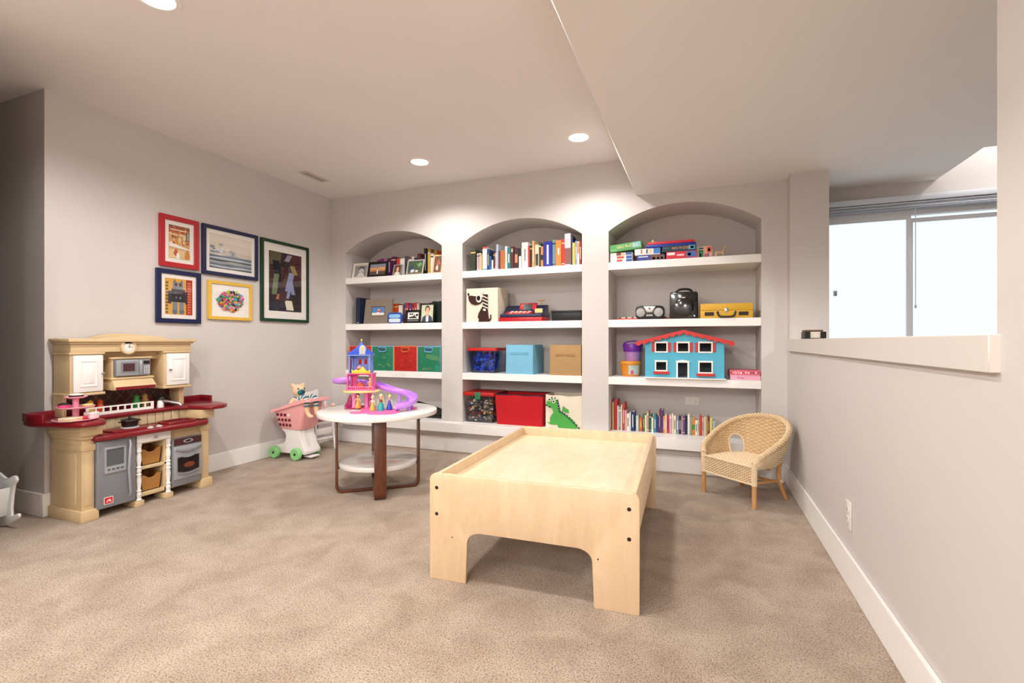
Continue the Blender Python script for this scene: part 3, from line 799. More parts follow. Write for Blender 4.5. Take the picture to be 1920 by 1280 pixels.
pastry(0.010, 0.050, 0.074, 0.026, 0.014, '#D9C07A', '#E6D49A', 'pale yellow toy biscuit on the middle tier of the pink stand')
pastry(0.040, -0.042, 0.006, 0.036, 0.020, '#D8C29A', '#EDE0C2', 'cream square toy wafer on the bottom tier of the pink stand', True)
pastry(0.052, 0.012, 0.006, 0.014, 0.022, '#B5202C', '#D13A44', 'small red toy berry tart on the bottom tier of the pink stand')
pastry(0.030, 0.058, 0.006, 0.024, 0.036, '#EBD5D8', '#F7F2F0', 'white square toy cake on the bottom tier of the pink stand', True)

# ------------------------------------------------------------------ white doll cradle at the wall corner
q = thing('doll_cradle', 'white wooden doll cradle on rockers beside the dark wall corner', 'doll cradle', (-3.575, 1.222, 0), math.radians(4)); q.scale = (1.1, 1.1, 1.1)
CR = mat('#ECEEEC', 0.4, var=0.01)
def cr_end(y):
    hw = 0.165
    half = [(0.0, 0.018), (0.06, 0.004), (0.11, 0.012), (0.16, 0.036), (0.195, 0.064), (0.206, 0.068), (0.212, 0.062), (0.213, 0.054)]
    half = [(0.0, 0.0), (0.07, 0.003), (0.13, 0.018), (0.18, 0.044), (0.198, 0.058), (0.202, 0.066), (0.198, 0.074), (0.190, 0.077), (0.180, 0.074), (0.150, 0.062), (0.146, 0.064),
            (0.144, 0.10), (0.152, 0.16), (0.165, 0.215), (0.178, 0.226), (0.184, 0.238), (0.180, 0.252), (0.168, 0.258), (0.152, 0.256), (0.130, 0.246), (0.10, 0.240), (0.05, 0.262), (0.0, 0.275)]
    pts = half + [(-x, z) for x, z in reversed(half[1:-1])]
    b = MB(); b.prism(pts, y - 0.006, y + 0.006, 'xz', holes=[]); return b
for y in (-0.17, 0.17): cr_end(y).build('end_panel', CR, q, bevel=0.002)
for s in (-1, 1):
    b = MB(); b._add([(s * 0.10, -0.164, 0.06), (s * 0.112, -0.164, 0.06), (s * 0.142, -0.164, 0.20), (s * 0.130, -0.164, 0.20), (s * 0.10, 0.164, 0.06), (s * 0.112, 0.164, 0.06), (s * 0.142, 0.164, 0.20), (s * 0.130, 0.164, 0.20)],
                     [(0, 1, 2, 3), (7, 6, 5, 4), (0, 4, 5, 1), (1, 5, 6, 2), (2, 6, 7, 3), (3, 7, 4, 0)])
    b.build('side_panel', CR, q, bevel=0.002)
b = MB(); b.box(-0.10, 0.10, -0.164, 0.164, 0.06, 0.07); b.build('cradle_floor', CR, q)
for x, z in ((0.125, 0.18), (0.112, 0.085)):
    b = MB(); b.lathe([(0.0, -0.178), (0.003, -0.178), (0.004, -0.175)], (x, 0, z), 8, 'y'); b.build('screw', mat('#B9BDC0', 0.3, 0.8), q)

# ------------------------------------------------------------------ framed pictures on the left wall
GLAZE = thin_glass()
def picture(y0, y1, z0, z1, fw, mw_, colr, label, art, depth=0.022, mat_col='#F2EEE8', mwz=None):
    q = thing('framed_picture', label, 'picture', (XL + 0.0015, (y0 + y1) / 2, (z0 + z1) / 2), 0, 'framed pictures')
    hy, hz = (y1 - y0) / 2, (z1 - z0) / 2
    b = MB(); b.prism([(-hy, -hz), (hy, -hz), (hy, hz), (-hy, hz)], 0, depth, 'yz', holes=[[(-hy + fw, -hz + fw), (hy - fw, -hz + fw), (hy - fw, hz - fw), (-hy + fw, hz - fw)]])
    b.build('frame', mat(colr, 0.35, var=0.03), q, bevel=0.0015, seg=1)
    iy, iz = hy - fw, hz - fw
    b = MB(); b.box(0.001, 0.010, -iy, iy, -iz, iz); b.build('mat_board', mat(mat_col, 0.8), q)
    ay, az = iy - mw_, iz - (mwz or mw_)
    art(q, ay, az)
    b = MB(); b.box(0.0165, 0.0180, -iy, iy, -iz, iz); b.build('glazing', GLAZE, q)
def art_layers(q, ay, az, base, shapes):
    cols = []
    b = MB(); x = 0.0104
    def mi(c):
        if c not in cols: cols.append(c)
        return cols.index(c)
    b.mi = mi(base); b.box(0.0095, x, -ay, ay, -az, az)
    for c, poly in shapes:
        x += 0.00006
        b.mi = mi(c)
        b.sheet([(max(-1, min(1, p[0])) * ay, max(-1, min(1, p[1])) * az) for p in poly], x, 'yz')
    b.build('print', [mat(c, 0.7, var=0.08, scale=120) for c in cols], q, smooth=0)
AR = random.Random(11)
def blob(cx, cy, r, n=9, j=0.4, asp=1.0):
    return [(cx + r * (1 + AR.uniform(-j, j)) * math.cos(2 * PI * i / n), cy + asp * r * (1 + AR.uniform(-j, j)) * math.sin(2 * PI * i / n)) for i in range(n)]
def quad(x0, x1, y0, y1): return [(x0, y0), (x1, y0), (x1, y1), (x0, y1)]
def art_warm(q, ay, az):
    S = [('#B5562E', quad(-1, 1, 0.55, 1)), ('#7A5A3A', quad(-1, 1, 0.82, 1))]
    for i in range(46): S.append((AR.choice(['#D98A3A', '#B9502C', '#E2B65A', '#8A4A2A', '#E8D6B0', '#C76A34']), blob(AR.uniform(-0.9, 0.9), AR.uniform(-0.1, 0.9), AR.uniform(0.05, 0.14))))
    S += [('#E9DCC4', quad(-0.9, 0.7, 0.70, 0.76)), ('#E9DCC4', quad(-0.9, 0.7, 0.42, 0.47)), ('#6A4A34', quad(0.62, 0.95, 0.15, 0.72)), ('#9AA79A', quad(0.7, 0.9, 0.2, 0.66)), ('#EEE6DA', [(-1, -0.3), (1, -0.42), (1, -0.34), (-0.2, -0.16), (-1, -0.05)]), ('#D9C08A', quad(-1, 1, -1, -0.46)),
          ('#C9853E', blob(0.75, -0.75, 0.3)), ('#C23A2C', blob(-0.35, -0.62, 0.2)), ('#EFE9DE', [(-0.35, -1), (0.02, -1), (-0.05, -0.7), (-0.17, -0.6), (-0.28, -0.7)])]
    art_layers(q, ay, az, '#CFA36A', S)
def art_slate(q, ay, az):                    # plain stand-in: banded sea and sky in the same tones
    S = [('#D8CCBC', quad(-1, 1, 0.1, 0.55)), ('#CDBFAE', quad(-1, 1, -0.15, 0.1))]
    for i in range(9):
        y = -0.18 - i * 0.09
        S.append((['#8B97A6', '#5E6B7C', '#B9C0C6', '#46525F', '#A4A79E'][i % 5], [(-1, y), (-0.5, y + AR.uniform(-.05, .05)), (0, y + AR.uniform(-.06, .06)), (0.5, y + AR.uniform(-.05, .05)), (1, y), (1, y - 0.3), (-1, y - 0.3)]))
    for i in range(16): S.append((AR.choice(['#D9DCDC', '#7B8796', '#9AA4AE']), blob(AR.uniform(-0.9, 0.2), AR.uniform(-0.15, 0.45), AR.uniform(0.06, 0.16), 8, 0.3, 0.6)))
    art_layers(q, ay, az, '#E0D6C8', S)
def art_cubes(q, ay, az):                    # plain stand-in: overlapping dark and lilac blocks
    S = []
    for (c_, x0, x1, y0, y1, sk) in (('#3A1418', -1, 0.1, -0.2, 0.5, 0), ('#4A1A1C', 0.3, 1, 0.1, 1, 0), ('#5C5A3C', -1, -0.35, 0.55, 1, 0.1), ('#241816', 0.2, 1, -1, -0.1, 0), ('#2A2A38', -1, 0.4, -1, -0.7, 0),
                                     ('#8E94BC', -0.15, 0.2, -0.55, 0.35, 0.35), ('#15131A', -0.6, -0.2, 0.0, 0.7, -0.2), ('#707A5A', -0.85, -0.55, -0.45, 0.25, 0.15), ('#9A8A58', 0.45, 0.75, 0.3, 0.6, -0.2), ('#8C93B4', 0.35, 0.6, -0.4, 0.2, -0.25),
                                     ('#B87A54', -0.6, -0.35, -0.6, -0.42, 0.1), ('#E6DECC', 0.05, 0.5, -0.95, -0.62, -0.12), ('#9A94A8', -0.1, 0.2, 0.72, 0.95, 0.2), ('#4A2A34', -0.45, 0.0, -0.65, -0.3, 0.1)):
        S.append((c_, [(x0, y0), (x1, y0), (x1 + sk, y1), (x0 + sk, y1)]))
    art_layers(q, ay, az, '#2E1C20', S)
def art_robot(q, ay, az):
    S = [('#B23020', quad(0.52, 1, -1, 1)), ('#7E8C98', quad(-0.45, 0.3, 0.42, 0.80)), ('#5A6670', [(-0.42, 0.8), (-0.3, 0.96), (-0.2, 0.8)]), ('#5A6670', [(0.1, 0.8), (0.2, 0.96), (0.28, 0.8)]), ('#5A2A2C', blob(-0.22, 0.68, 0.1, 8, .1)), ('#5A2A2C', blob(0.1, 0.68, 0.1, 8, .1)),
         ('#2A2430', quad(-0.55, 0.45, -0.3, 0.42)), ('#3A3440', quad(-0.78, -0.55, -0.4, 0.3)), ('#3A3440', quad(0.45, 0.66, -0.4, 0.3)), ('#5A5664', quad(-0.35, 0.25, 0.16, 0.24)), ('#8A8690', blob(-0.2, -0.05, 0.06)), ('#8A8690', blob(0.1, -0.05, 0.06)), ('#7C8894', quad(-0.45, -0.12, -0.8, -0.3)), ('#7C8894', quad(0.02, 0.34, -0.8, -0.3)), ('#66727E', blob(-0.3, -0.84, 0.2, 10, .1, .7)), ('#66727E', blob(0.2, -0.84, 0.2, 10, .1, .7))]
    for i in range(10): S.append(('#7A5A20', quad(-0.95, -0.78, -0.93 + i * 0.18, -0.82 + i * 0.18)))
    for i in range(12): S.append(('#D9784A', quad(0.62, 0.86, -0.9 + i * 0.15, -0.82 + i * 0.15)))
    art_layers(q, ay, az, '#D9A64A', S)
def art_splash(q, ay, az):
    S = []
    for i in range(260):
        a = AR.uniform(0, 2 * PI); r = AR.uniform(0, 1) ** 0.5
        S.append((AR.choice(['#D8506E', '#3E9A8E', '#E2B23A', '#2C2A30', '#6A3E8C', '#E88AA6', '#5FA0CC', '#C9502C', '#B4C84A']), blob(0.82 * r * math.cos(a), 0.74 * r * math.sin(a), AR.choice([0.03, 0.05, 0.08, 0.13]), 9, 0.5)))
    art_layers(q, ay, az, '#F3EFEA', S)
picture(2.200, 2.477, 1.527, 1.890, 0.034, 0.030, '#B01E28', 'red framed print of a warm orange market scene, above the blue framed robot poster', art_warm)
picture(2.506, 2.991, 1.510, 1.890, 0.028, 0.030, '#1B2148', 'wide navy framed print of grey sea tones, above the yellow framed picture', art_slate)
picture(3.023, 3.555, 1.176, 1.888, 0.026, 0.058, '#123A22', 'tall dark green framed abstract print with white mat', art_cubes, mwz=0.068)
picture(2.178, 2.493, 1.131, 1.508, 0.032, 0.028, '#161D48', 'navy framed robot poster in yellow and red, under the red frame', art_robot)
picture(2.552, 2.934, 1.171, 1.470, 0.024, 0.030, '#E3B84A', 'yellow framed multicoloured paint splash picture', art_splash, mwz=0.02)
# ------------------------------------------------------------------ helpers for soft shapes
def catmull(P, n=8, closed=False):
    P = [Vector(p) for p in P]; k = len(P); out = []
    for i in range(k if closed else k - 1):
        a = P[(i - 1) % k] if (closed or i > 0) else P[0] * 2 - P[1]
        b_, c = P[i], P[(i + 1) % k]
        d = P[(i + 2) % k] if (closed or i + 2 < k) else P[-1] * 2 - P[-2]
        for j in range(n):
            t = j / n
            out.append(0.5 * ((2 * b_) + (c - a) * t + (2 * a - 5 * b_ + 4 * c - d) * t * t + (3 * b_ - a - 3 * c + d) * t ** 3))
    if not closed: out.append(P[-1])
    return out
def fuse(mb, name, m, parent, voxel=0.006):
    o = mb.build(name + '_raw', m)
    md = o.modifiers.new('r', 'REMESH'); md.mode = 'VOXEL'; md.voxel_size = voxel
    ms = o.modifiers.new('s', 'SMOOTH'); ms.iterations = 4; ms.factor = 0.5
    bpy.context.view_layer.update()
    me = bpy.data.meshes.new_from_object(o.evaluated_get(bpy.context.evaluated_depsgraph_get()))
    me.name = name
    bpy.data.objects.remove(o)
    me.polygons.foreach_set('use_smooth', [True] * len(me.polygons))
    q = bpy.data.objects.new(name, me); COL.objects.link(q); q.parent = parent
    if not me.materials: me.materials.append(m)
    return q

# ------------------------------------------------------------------ toy shopping cart
CPINK = mat('#F4AFB0', 0.4, var=0.05, coat=0.1)
LGREEN = mat('#8FD58A', 0.45, var=0.03)
CWHITE = mat('#EFEBE8', 0.4, var=0.02)
CXY = Vector((-3.285, 3.205, 0))
c = thing('shopping_cart', 'pink toy shopping cart on a white stand with green wheels', 'shopping cart', CXY)
def cart_ring(z, x0, x1, hw0, hw1, n=8):
    o = []
    for (cx, cy, a, rr) in ((x1, -hw1, -PI / 2, 0.03), (x1, hw1, 0, 0.03), (x0, hw0, PI / 2, 0.04), (x0, -hw0, PI, 0.04)):
        sx = -1 if cx == x1 else 1; sy = 1 if cy < 0 else -1
        for i in range(n):
            t = a + PI / 2 * i / (n - 1)
            o.append((cx + sx * rr + rr * math.cos(t), cy + sy * rr + rr * math.sin(t), z))
    return o
rings = [(0.258, -0.085, 0.15, 0.085, 0.095), (0.30, -0.10, 0.17, 0.10, 0.105), (0.36, -0.115, 0.185, 0.11, 0.11), (0.41, -0.128, 0.20, 0.12, 0.115)]
b = MB()
loops = [cart_ring(*r) for r in rings]
top = []
for p in cart_ring(0.43, -0.135, 0.205, 0.125, 0.12):
    f = max(0.0, (p[0] + 0.135) / 0.34)
    top.append((p[0], p[1], 0.42 + 0.095 * f * f * (3 - 2 * f)))
loops.append(top)
lip = [(p[0] * 1.10 + (0.05 if p[0] > 0.15 else 0), p[1] * 1.16, p[2] - 0.004 + (0.008 if p[0] > 0.15 else 0)) for p in top]
loops.append(lip)
loops.append([(p[0] * 1.01, p[1] * 1.01, p[2] - 0.022) for p in lip])
n = len(top)
vv = [p for l in loops for p in l]; fs = []
for j in range(len(loops) - 1):
    for i in range(n): fs.append([j * n + i, j * n + (i + 1) % n, (j + 1) * n + (i + 1) % n, (j + 1) * n + i])
fs.append(list(range(n)))
b._add(vv, fs)
bk = b.build('basket', CPINK, c, thick=0.004)
DK = mat('#6E1E2C', 0.6)
for j, z in enumerate((0.292, 0.335, 0.378)):
    for i in range(4):
        x = -0.055 - 0.012 * j * 0.6 + i * (0.037 + 0.002 * j)
        if j == 2 and i in (0, 1): m_ = CPINK
        yy = -(0.0985 + (z - 0.292) * 0.19)
        b = MB(); b.prism(rrect(x - 0.0105, x + 0.0105, z - 0.0115, z + 0.0115, 0.003, 2), yy - 0.009, yy + 0.006, 'xz')
        b.build('grille_hole', DK if not (j == 2 and i == 3) else CWHITE, bk)
# white stand
b = MB()
prof = [(-0.15, 0.045), (0.20, 0.045), (0.205, 0.07), (0.165, 0.14), (0.14, 0.21), (0.13, 0.258), (-0.055, 0.258), (-0.06, 0.245), (-0.03, 0.225), (-0.015, 0.195), (-0.018, 0.16), (-0.035, 0.135), (-0.06, 0.122), (-0.13, 0.112), (-0.155, 0.09)]
b.prism(prof, -0.085, 0.085, 'xz')
b.build('stand', CWHITE, c, bevel=0.016, seg=3)
b = MB(); b.box(0.15, 0.235, -0.05, 0.05, 0.018, 0.030); b.build('foot_plate', CWHITE, c, bevel=0.004)
for x in (-0.115, 0.125):
    b = MB(); b.cyl((x, -0.10, 0.052), (x, 0.10, 0.052), 0.008); b.build('axle', CWHITE, c)
    for s in (-1, 1):
        b = MB(); b.lathe([(0.018, 0.0), (0.030, -0.004), (0.046, -0.004), (0.052, -0.010), (0.052, -0.034), (0.046, -0.040), (0.030, -0.040), (0.018, -0.036), (0, -0.036)], (x, -0.088 if s < 0 else 0.128, 0.052), 28, 'y')
        wl = b.build('wheel', LGREEN, c)
        b = MB(); b.lathe([(0.0, 0), (0.010, 0), (0.010, 0.004), (0, 0.004)], (x, -0.1285 if s < 0 else 0.1245 + 0.0, 0.052), 14, 'y'); b.build('hub', mat('#1D3A2A', 0.4), wl)

# plush doll in the cart seat
SKIN = mat('#EDC9A4', 0.8, var=0.05, scale=20, bump=0.2, bscale=300)
d = thing('plush_bear', 'peach plush bear with teal muzzle and striped sleeves sitting in the pink cart', 'plush toy', CXY + Vector((0.065, -0.02, -0.025)), math.radians(-20))
b = MB()
b.ell((0.0, 0, 0.605), 0.058, 0.056, 0.054)                # head
b.ell((0.0, 0, 0.50), 0.046, 0.048, 0.062)                 # torso
b.ell((0, 0, 0.55), 0.03, 0.03, 0.03)
for s in (-1, 1):
    b.ell((-0.018, s * 0.046, 0.650), 0.018, 0.018, 0.016)
    b.tube([(0.0, s * 0.035, 0.53), (0.012, s * 0.066, 0.512), (0.03, s * 0.085, 0.49)], [0.022, 0.02, 0.018], 10)
    b.ell((0.034, s * 0.088, 0.486), 0.019)
    b.tube([(0.02, s * 0.03, 0.46), (0.09, s * 0.035, 0.47), (0.155, s * 0.036, 0.535)], [0.026, 0.024, 0.022], 10)
fuse(b, 'body', SKIN, d, 0.007)
b = MB(); b.ell((0.048, 0.0, 0.592), 0.026, 0.032, 0.026); b.build('muzzle', mat('#1F6E7E', 0.6), d)
b = MB(); b.ell((0.073, 0, 0.597), 0.008, 0.012, 0.008); b.build('nose', mat('#20283A', 0.4), d)
for s in (-1, 1):
    b = MB(); b.ell((0.046, s * 0.026, 0.622), 0.007); b.build('eye', DARK, d)
SH = [mat('#E8E6DC', 0.85), mat('#3C7C94', 0.85), mat('#B8C27A', 0.85)]
b = MB()
for i in range(6):
    b.mi = i % 2
    z = 0.445 + i * 0.0175; r = 0.0505 - 0.004 * abs(i - 2.5)
    b.lathe([(r, z), (r, z + 0.0176)], n=20)
b.build('shirt', SH, d)
# legs over the cart rim: striped trouser leg and bare foot
leg_pts = ((0.30, -0.075), (0.33, -0.005))
for (lx, ly) in leg_pts:
    b = MB()
    P = catmull([(lx - 0.175, ly, 0.535), (lx - 0.12, ly, 0.552), (lx - 0.10, ly, 0.525), (lx - 0.095, ly, 0.475)], 4)
    b.M = Matrix.Rotation(math.radians(20), 4, 'Z') @ Matrix.Translation((-0.065, 0.02, 0))
    for i in range(len(P) - 1):
        b.mi = (i // 1) % 2
        b.tube([P[i], P[i + 1]], [0.025, 0.025], 12)
    b.build('trouser_leg', SH, d)
    b = MB()
    b.M = Matrix.Rotation(math.radians(20), 4, 'Z') @ Matrix.Translation((-0.065, 0.02, 0))
    b.tube([(lx - 0.095, ly, 0.48), (lx - 0.085, ly, 0.425), (lx - 0.07, ly, 0.405)], [0.022, 0.020, 0.020], 10)
    b.ell((lx - 0.052, ly, 0.398), 0.030, 0.020, 0.016); b.ell((lx - 0.09, ly, 0.45), 0.023)
    fuse(b, 'foot', SKIN, d, 0.006)

# ------------------------------------------------------------------ white doll high chair in the corner
h = thing('doll_high_chair', 'white doll high chair with tray standing behind the pink cart', 'doll chair', (-3.34, 3.50, 0), math.radians(-8))
for s in (-1, 1):
    for x0, x1 in ((-0.10, -0.075), (0.145, 0.115)):
        b = MB(); b.cyl((x0, s * 0.105, 0.0), (x1, s * 0.09, 0.36), 0.011, n=10); b.build('leg', CWHITE, h)
b = MB(); b.box(-0.09, 0.13, -0.10, 0.10, 0.245, 0.262); b.build('seat', CWHITE, h, bevel=0.003)
b = MB(); b.box(-0.092, 0.145, -0.10, 0.10, 0.105, 0.117); b.build('foot_shelf', CWHITE, h, bevel=0.003)
b = MB(); b.box(0.115, 0.123, -0.095, 0.095, 0.15, 0.205); b.build('front_rail', CWHITE, h, bevel=0.002)
b = MB(); bp = [(-0.10, 0.262), (0.10, 0.262), (0.105, 0.46), (0.11, 0.52), (0.10, 0.545), (0.085, 0.542), (0.06, 0.53), (0, 0.525), (-0.06, 0.53), (-0.085, 0.542), (-0.10, 0.545), (-0.11, 0.52), (-0.105, 0.46)]
b.prism(bp, -0.10, -0.088, 'yz'); b.build('backrest', CWHITE, h, bevel=0.003)
for s in (-1, 1):
    b = MB(); b.box(-0.09, 0.12, s * 0.1 - 0.007, s * 0.1 + 0.007, 0.36, 0.375); b.build('armrest', CWHITE, h, bevel=0.003)
b = MB(); b.prism([(0.02, -0.115), (0.13, -0.125), (0.20, -0.09), (0.215, 0), (0.20, 0.09), (0.13, 0.125), (0.02, 0.115)], 0.376, 0.388, 'xy'); b.build('tray', mat('#EAC9C4', 0.45), h, bevel=0.004)
HXY = Vector((-3.34, 3.50, 0))
def in_h(x, y, z): return HXY + Matrix.Rotation(math.radians(-8), 3, 'Z') @ Vector((x, y, z))
q = thing('toy_bottle', 'tiny pale pink doll milk bottle on the high chair tray', 'toy bottle', in_h(0.16, -0.02, 0.3885))
b = MB(); b.lathe([(0.015, 0), (0.016, 0.004), (0.016, 0.04), (0.011, 0.046)], n=14); b.build('bottle_body', mat('#EFD2CE', 0.4), q)
b = MB(); b.lathe([(0.012, 0.046), (0.012, 0.054), (0.006, 0.060), (0.004, 0.068), (0, 0.069)], n=14); b.build('teat', CWHITE, q)
q = thing('toy_cupcake', 'tiny toy cupcake with pink icing on the high chair tray', 'toy food', in_h(0.165, 0.065, 0.3885))
b = MB(); b.lathe([(0.013, 0), (0.020, 0.022)], n=16); b.build('cake_cup', mat('#D8A848', 0.6), q)
b = MB(); b.lathe([(0.021, 0.022), (0.018, 0.032), (0.008, 0.040), (0, 0.041)], n=16); b.build('icing', mat('#F3C9CC', 0.6), q)
q = thing('toy_plate', 'flat pink toy plate on the high chair tray', 'plate', in_h(0.07, -0.03, 0.3885))
b = MB(); b.lathe([(0, 0), (0.028, 0), (0.036, 0.006), (0.035, 0.008), (0.028, 0.003), (0, 0.003)], n=20); b.build('plate_dish', mat('#E7A8A0', 0.5), q)
q = thing('toy_bowl', 'pink toy bowl on the seat of the doll high chair', 'bowl', in_h(0.065, 0.0, 0.2625))
b = MB(); b.lathe([(0, 0), (0.025, 0.001), (0.040, 0.02), (0.048, 0.055), (0.045, 0.055), (0.037, 0.022), (0.022, 0.004), (0, 0.004)], n=22); b.build('bowl_dish', mat('#E88C96', 0.45), q)

# ------------------------------------------------------------------ castle playset on the round table
cs0 = at_z(678, 765, TZ)
q = thing('castle_playset', 'pink, blue and purple toy castle with spiral slide on the white round table', 'playset', (cs0.x, cs0.y, TZ + 0.0005), YAW)
HOT = mat('#EE6CAC', 0.35, var=0.05); HOT_L = mat('#F08CC0', 0.4); MAG = mat('#A81E62', 0.4)
PUR = mat('#C48AEC', 0.25, var=0.05, coat=0.2); YEL = mat('#EED58A', 0.45); GOLDY = mat('#F0C23C', 0.4)
CBL = mat('#7896DC', 0.4); RBL = mat('#2F4FC4', 0.35); GRYC = mat('#B9BCCB', 0.4)
b = MB(); b.prism([(-0.11, -0.03), (-0.05, -0.055), (0.04, -0.05), (0.08, -0.02), (0.07, 0.05), (-0.02, 0.08), (-0.1, 0.05)], 0, 0.008, 'xy'); b.build('tower_base', MAG, q, bevel=0.003)
b = MB(); b.prism([(p.x, p.y) for p in catmull([(0.10, -0.25, 0), (0.16, -0.30, 0), (0.24, -0.295, 0), (0.30, -0.25, 0), (0.30, -0.15, 0), (0.22, -0.06, 0), (0.10, -0.03, 0), (0.02, -0.06, 0), (0.05, -0.16, 0)], 5, True)], 0, 0.007, 'xy'); b.build('courtyard_base', HOT, q, bevel=0.002)
b = MB(); b.prism([(0.055 + 0.06 * math.cos(a), -0.225 + 0.04 * math.sin(a)) for a in [2 * PI * i / 20 for i in range(20)]], 0.0, 0.0055, 'xy'); b.build('path_step', HOT, q)
for x, y in ((-0.045, -0.02), (0.042, -0.025), (-0.05, 0.045), (0.045, 0.045)):
    b = MB(); b.lathe([(0.017, 0.008), (0.013, 0.016), (0.012, 0.09), (0.016, 0.105), (0.016, 0.112)], (x, y, 0), 14); b.build('column', HOT_L if x < 0 else HOT, q)
b = MB(); b.box(0.02, 0.055, 0.0, 0.01, 0.008, 0.112); b.build('back_wall', HOT, q)
b = MB(); b.prism([(-0.125, 0.008), (-0.06, 0.008), (-0.07, 0.045), (-0.075, 0.085), (-0.085, 0.092), (-0.095, 0.08), (-0.105, 0.04)], 0.005, 0.017, 'xz'); b.build('curtain', MAG, q, bevel=0.003)
b = MB(); b.prism([(0.125 * math.cos(a), 0.09 * math.sin(a)) for a in [2 * PI * i / 32 for i in range(32)]], 0.112, 0.126, 'xy'); b.build('oval_floor', YEL, q, bevel=0.004)
b = MB(); b.prism(rrect(-0.085, 0.085, 0.132, 0.236, 0.004), 0.045, 0.052, 'xz', holes=[rrect(-0.045, 0.045, 0.15, 0.225, 0.02)]); b.build('storey_wall', HOT, q)
for x in (-0.085, 0.079):
    b = MB(); b.prism([(-0.05, 0.13), (0.05, 0.13), (0.05, 0.24), (-0.05, 0.24)], x, x + 0.006, 'yz', holes=[rrect(-0.03, 0.03, 0.15, 0.225, 0.02)]); b.build('side_wall', HOT, q)
b = MB(); b.box(-0.092, 0.098, -0.06, 0.055, 0.126, 0.134); b.build('storey_floor', HOT, q, bevel=0.002)
for i in range(15):
    x = -0.09 + i * 0.0132
    b = MB(); b.cyl((x, -0.057, 0.134), (x, -0.057, 0.152), 0.002, n=6); b.build('baluster', HOT_L, q)
b = MB(); b.box(-0.092, 0.098, -0.060, -0.054, 0.151, 0.155); b.build('handrail', HOT_L, q)
b = MB(); b.box(-0.088, 0.09, -0.055, 0.055, 0.236, 0.243); b.build('storey_ceiling', HOT, q, bevel=0.002)
cr = [(-0.05, 0.243), (0.075, 0.243), (0.078, 0.268), (0.06, 0.258), (0.045, 0.268), (0.034, 0.283), (0.024, 0.292), (0.014, 0.278), (0.0, 0.266), (-0.02, 0.270), (-0.035, 0.262), (-0.05, 0.272)]
b = MB(); b.prism(cr, -0.06, -0.054, 'xz'); b.build('crown_crest', GOLDY, q, bevel=0.001)
b = MB(); b.prism([(-0.075, 0.243), (0.07, 0.243), (0.07, 0.365), (-0.075, 0.365)], 0.035, 0.043, 'xz', holes=[[(x - 0.011, 0.30), (x + 0.011, 0.30)] + [(x + 0.011 * math.cos(a), 0.325 + 0.014 * math.sin(a)) for a in [PI * i / 8 for i in range(9)]] for x in (-0.022, 0.018)]); b.build('tower_wall', CBL, q)
for x in (-0.075, 0.062):
    b = MB(); b.prism([(-0.045, 0.243), (0.043, 0.243), (0.043, 0.365), (-0.045, 0.365)], x, x + 0.008, 'yz', holes=[[(-0.025, 0.27), (0.025, 0.27)] + [(0.025 * math.cos(a), 0.325 + 0.024 * math.sin(a)) for a in [PI * i / 8 for i in range(9)]]]); b.build('tower_side', CBL, q)
b = MB(); b.box(-0.083, 0.078, -0.052, 0.05, 0.362, 0.372); b.build('tower_cornice', CBL, q, bevel=0.002)
b = MB()
rp = [(0.0, 1.0), (0.25, 0.66), (0.5, 0.42), (0.75, 0.30), (1.0, 0.0)]
for i in range(4):
    f0, f1 = 1 - i / 4, 1 - (i + 1) / 4
    f0, f1 = f0 ** 1.35, f1 ** 1.35
    b.frus((-0.085 * f0, 0.08 * f0, -0.055 * f0, 0.052 * f0), (-0.085 * f1 - 1e-4, 0.08 * f1 + 1e-4, -0.055 * f1 - 1e-4, 0.052 * f1 + 1e-4), 0.372 + 0.0225 * i, 0.372 + 0.0225 * (i + 1))
b.build('roof', RBL, q)
b = MB(); b.prism([(0.0, 0.372), (0.042, 0.372), (0.042, 0.412), (0.034, 0.428), (0.021, 0.436), (0.008, 0.428), (0.0, 0.412)], -0.055, -0.03, 'xz'); dm = b.build('dormer', GRYC, q, bevel=0.001)
b = MB(); b.lathe([(0.0, -0.058), (0.008, -0.058), (0.009, -0.055)], (0.021, 0, 0.412), 14, 'y'); b.build('dormer_clock', GOLDY, dm)
b = MB(); b.ell((0, 0, 0.470), 0.007, n=10, m=7); b.cyl((0, 0, 0.458), (0, 0, 0.466), 0.003, n=8); b.build('finial', YEL, q)
# furniture in the rooms
b = MB(); b.lathe([(0.016, 0.243), (0.006, 0.25), (0.006, 0.268), (0.026, 0.272), (0.026, 0.276), (0, 0.276)], (-0.012, -0.01, 0), 14); b.build('tea_table', mat('#C8812E', 0.4), q)
b = MB(); b.lathe([(0.016, 0.276), (0.015, 0.286), (0.008, 0.292), (0, 0.293)], (-0.012, -0.01, 0), 12); b.build('cake', mat('#F2A4C6', 0.5), q)
b = MB(); b.prism([(-0.03, 0.134), (0.015, 0.134), (0.015, 0.158), (0.0, 0.166), (-0.008, 0.182), (-0.02, 0.176), (-0.03, 0.158)], -0.01, 0.015, 'xz'); b.build('armchair', mat('#E0562E', 0.45), q, bevel=0.003)
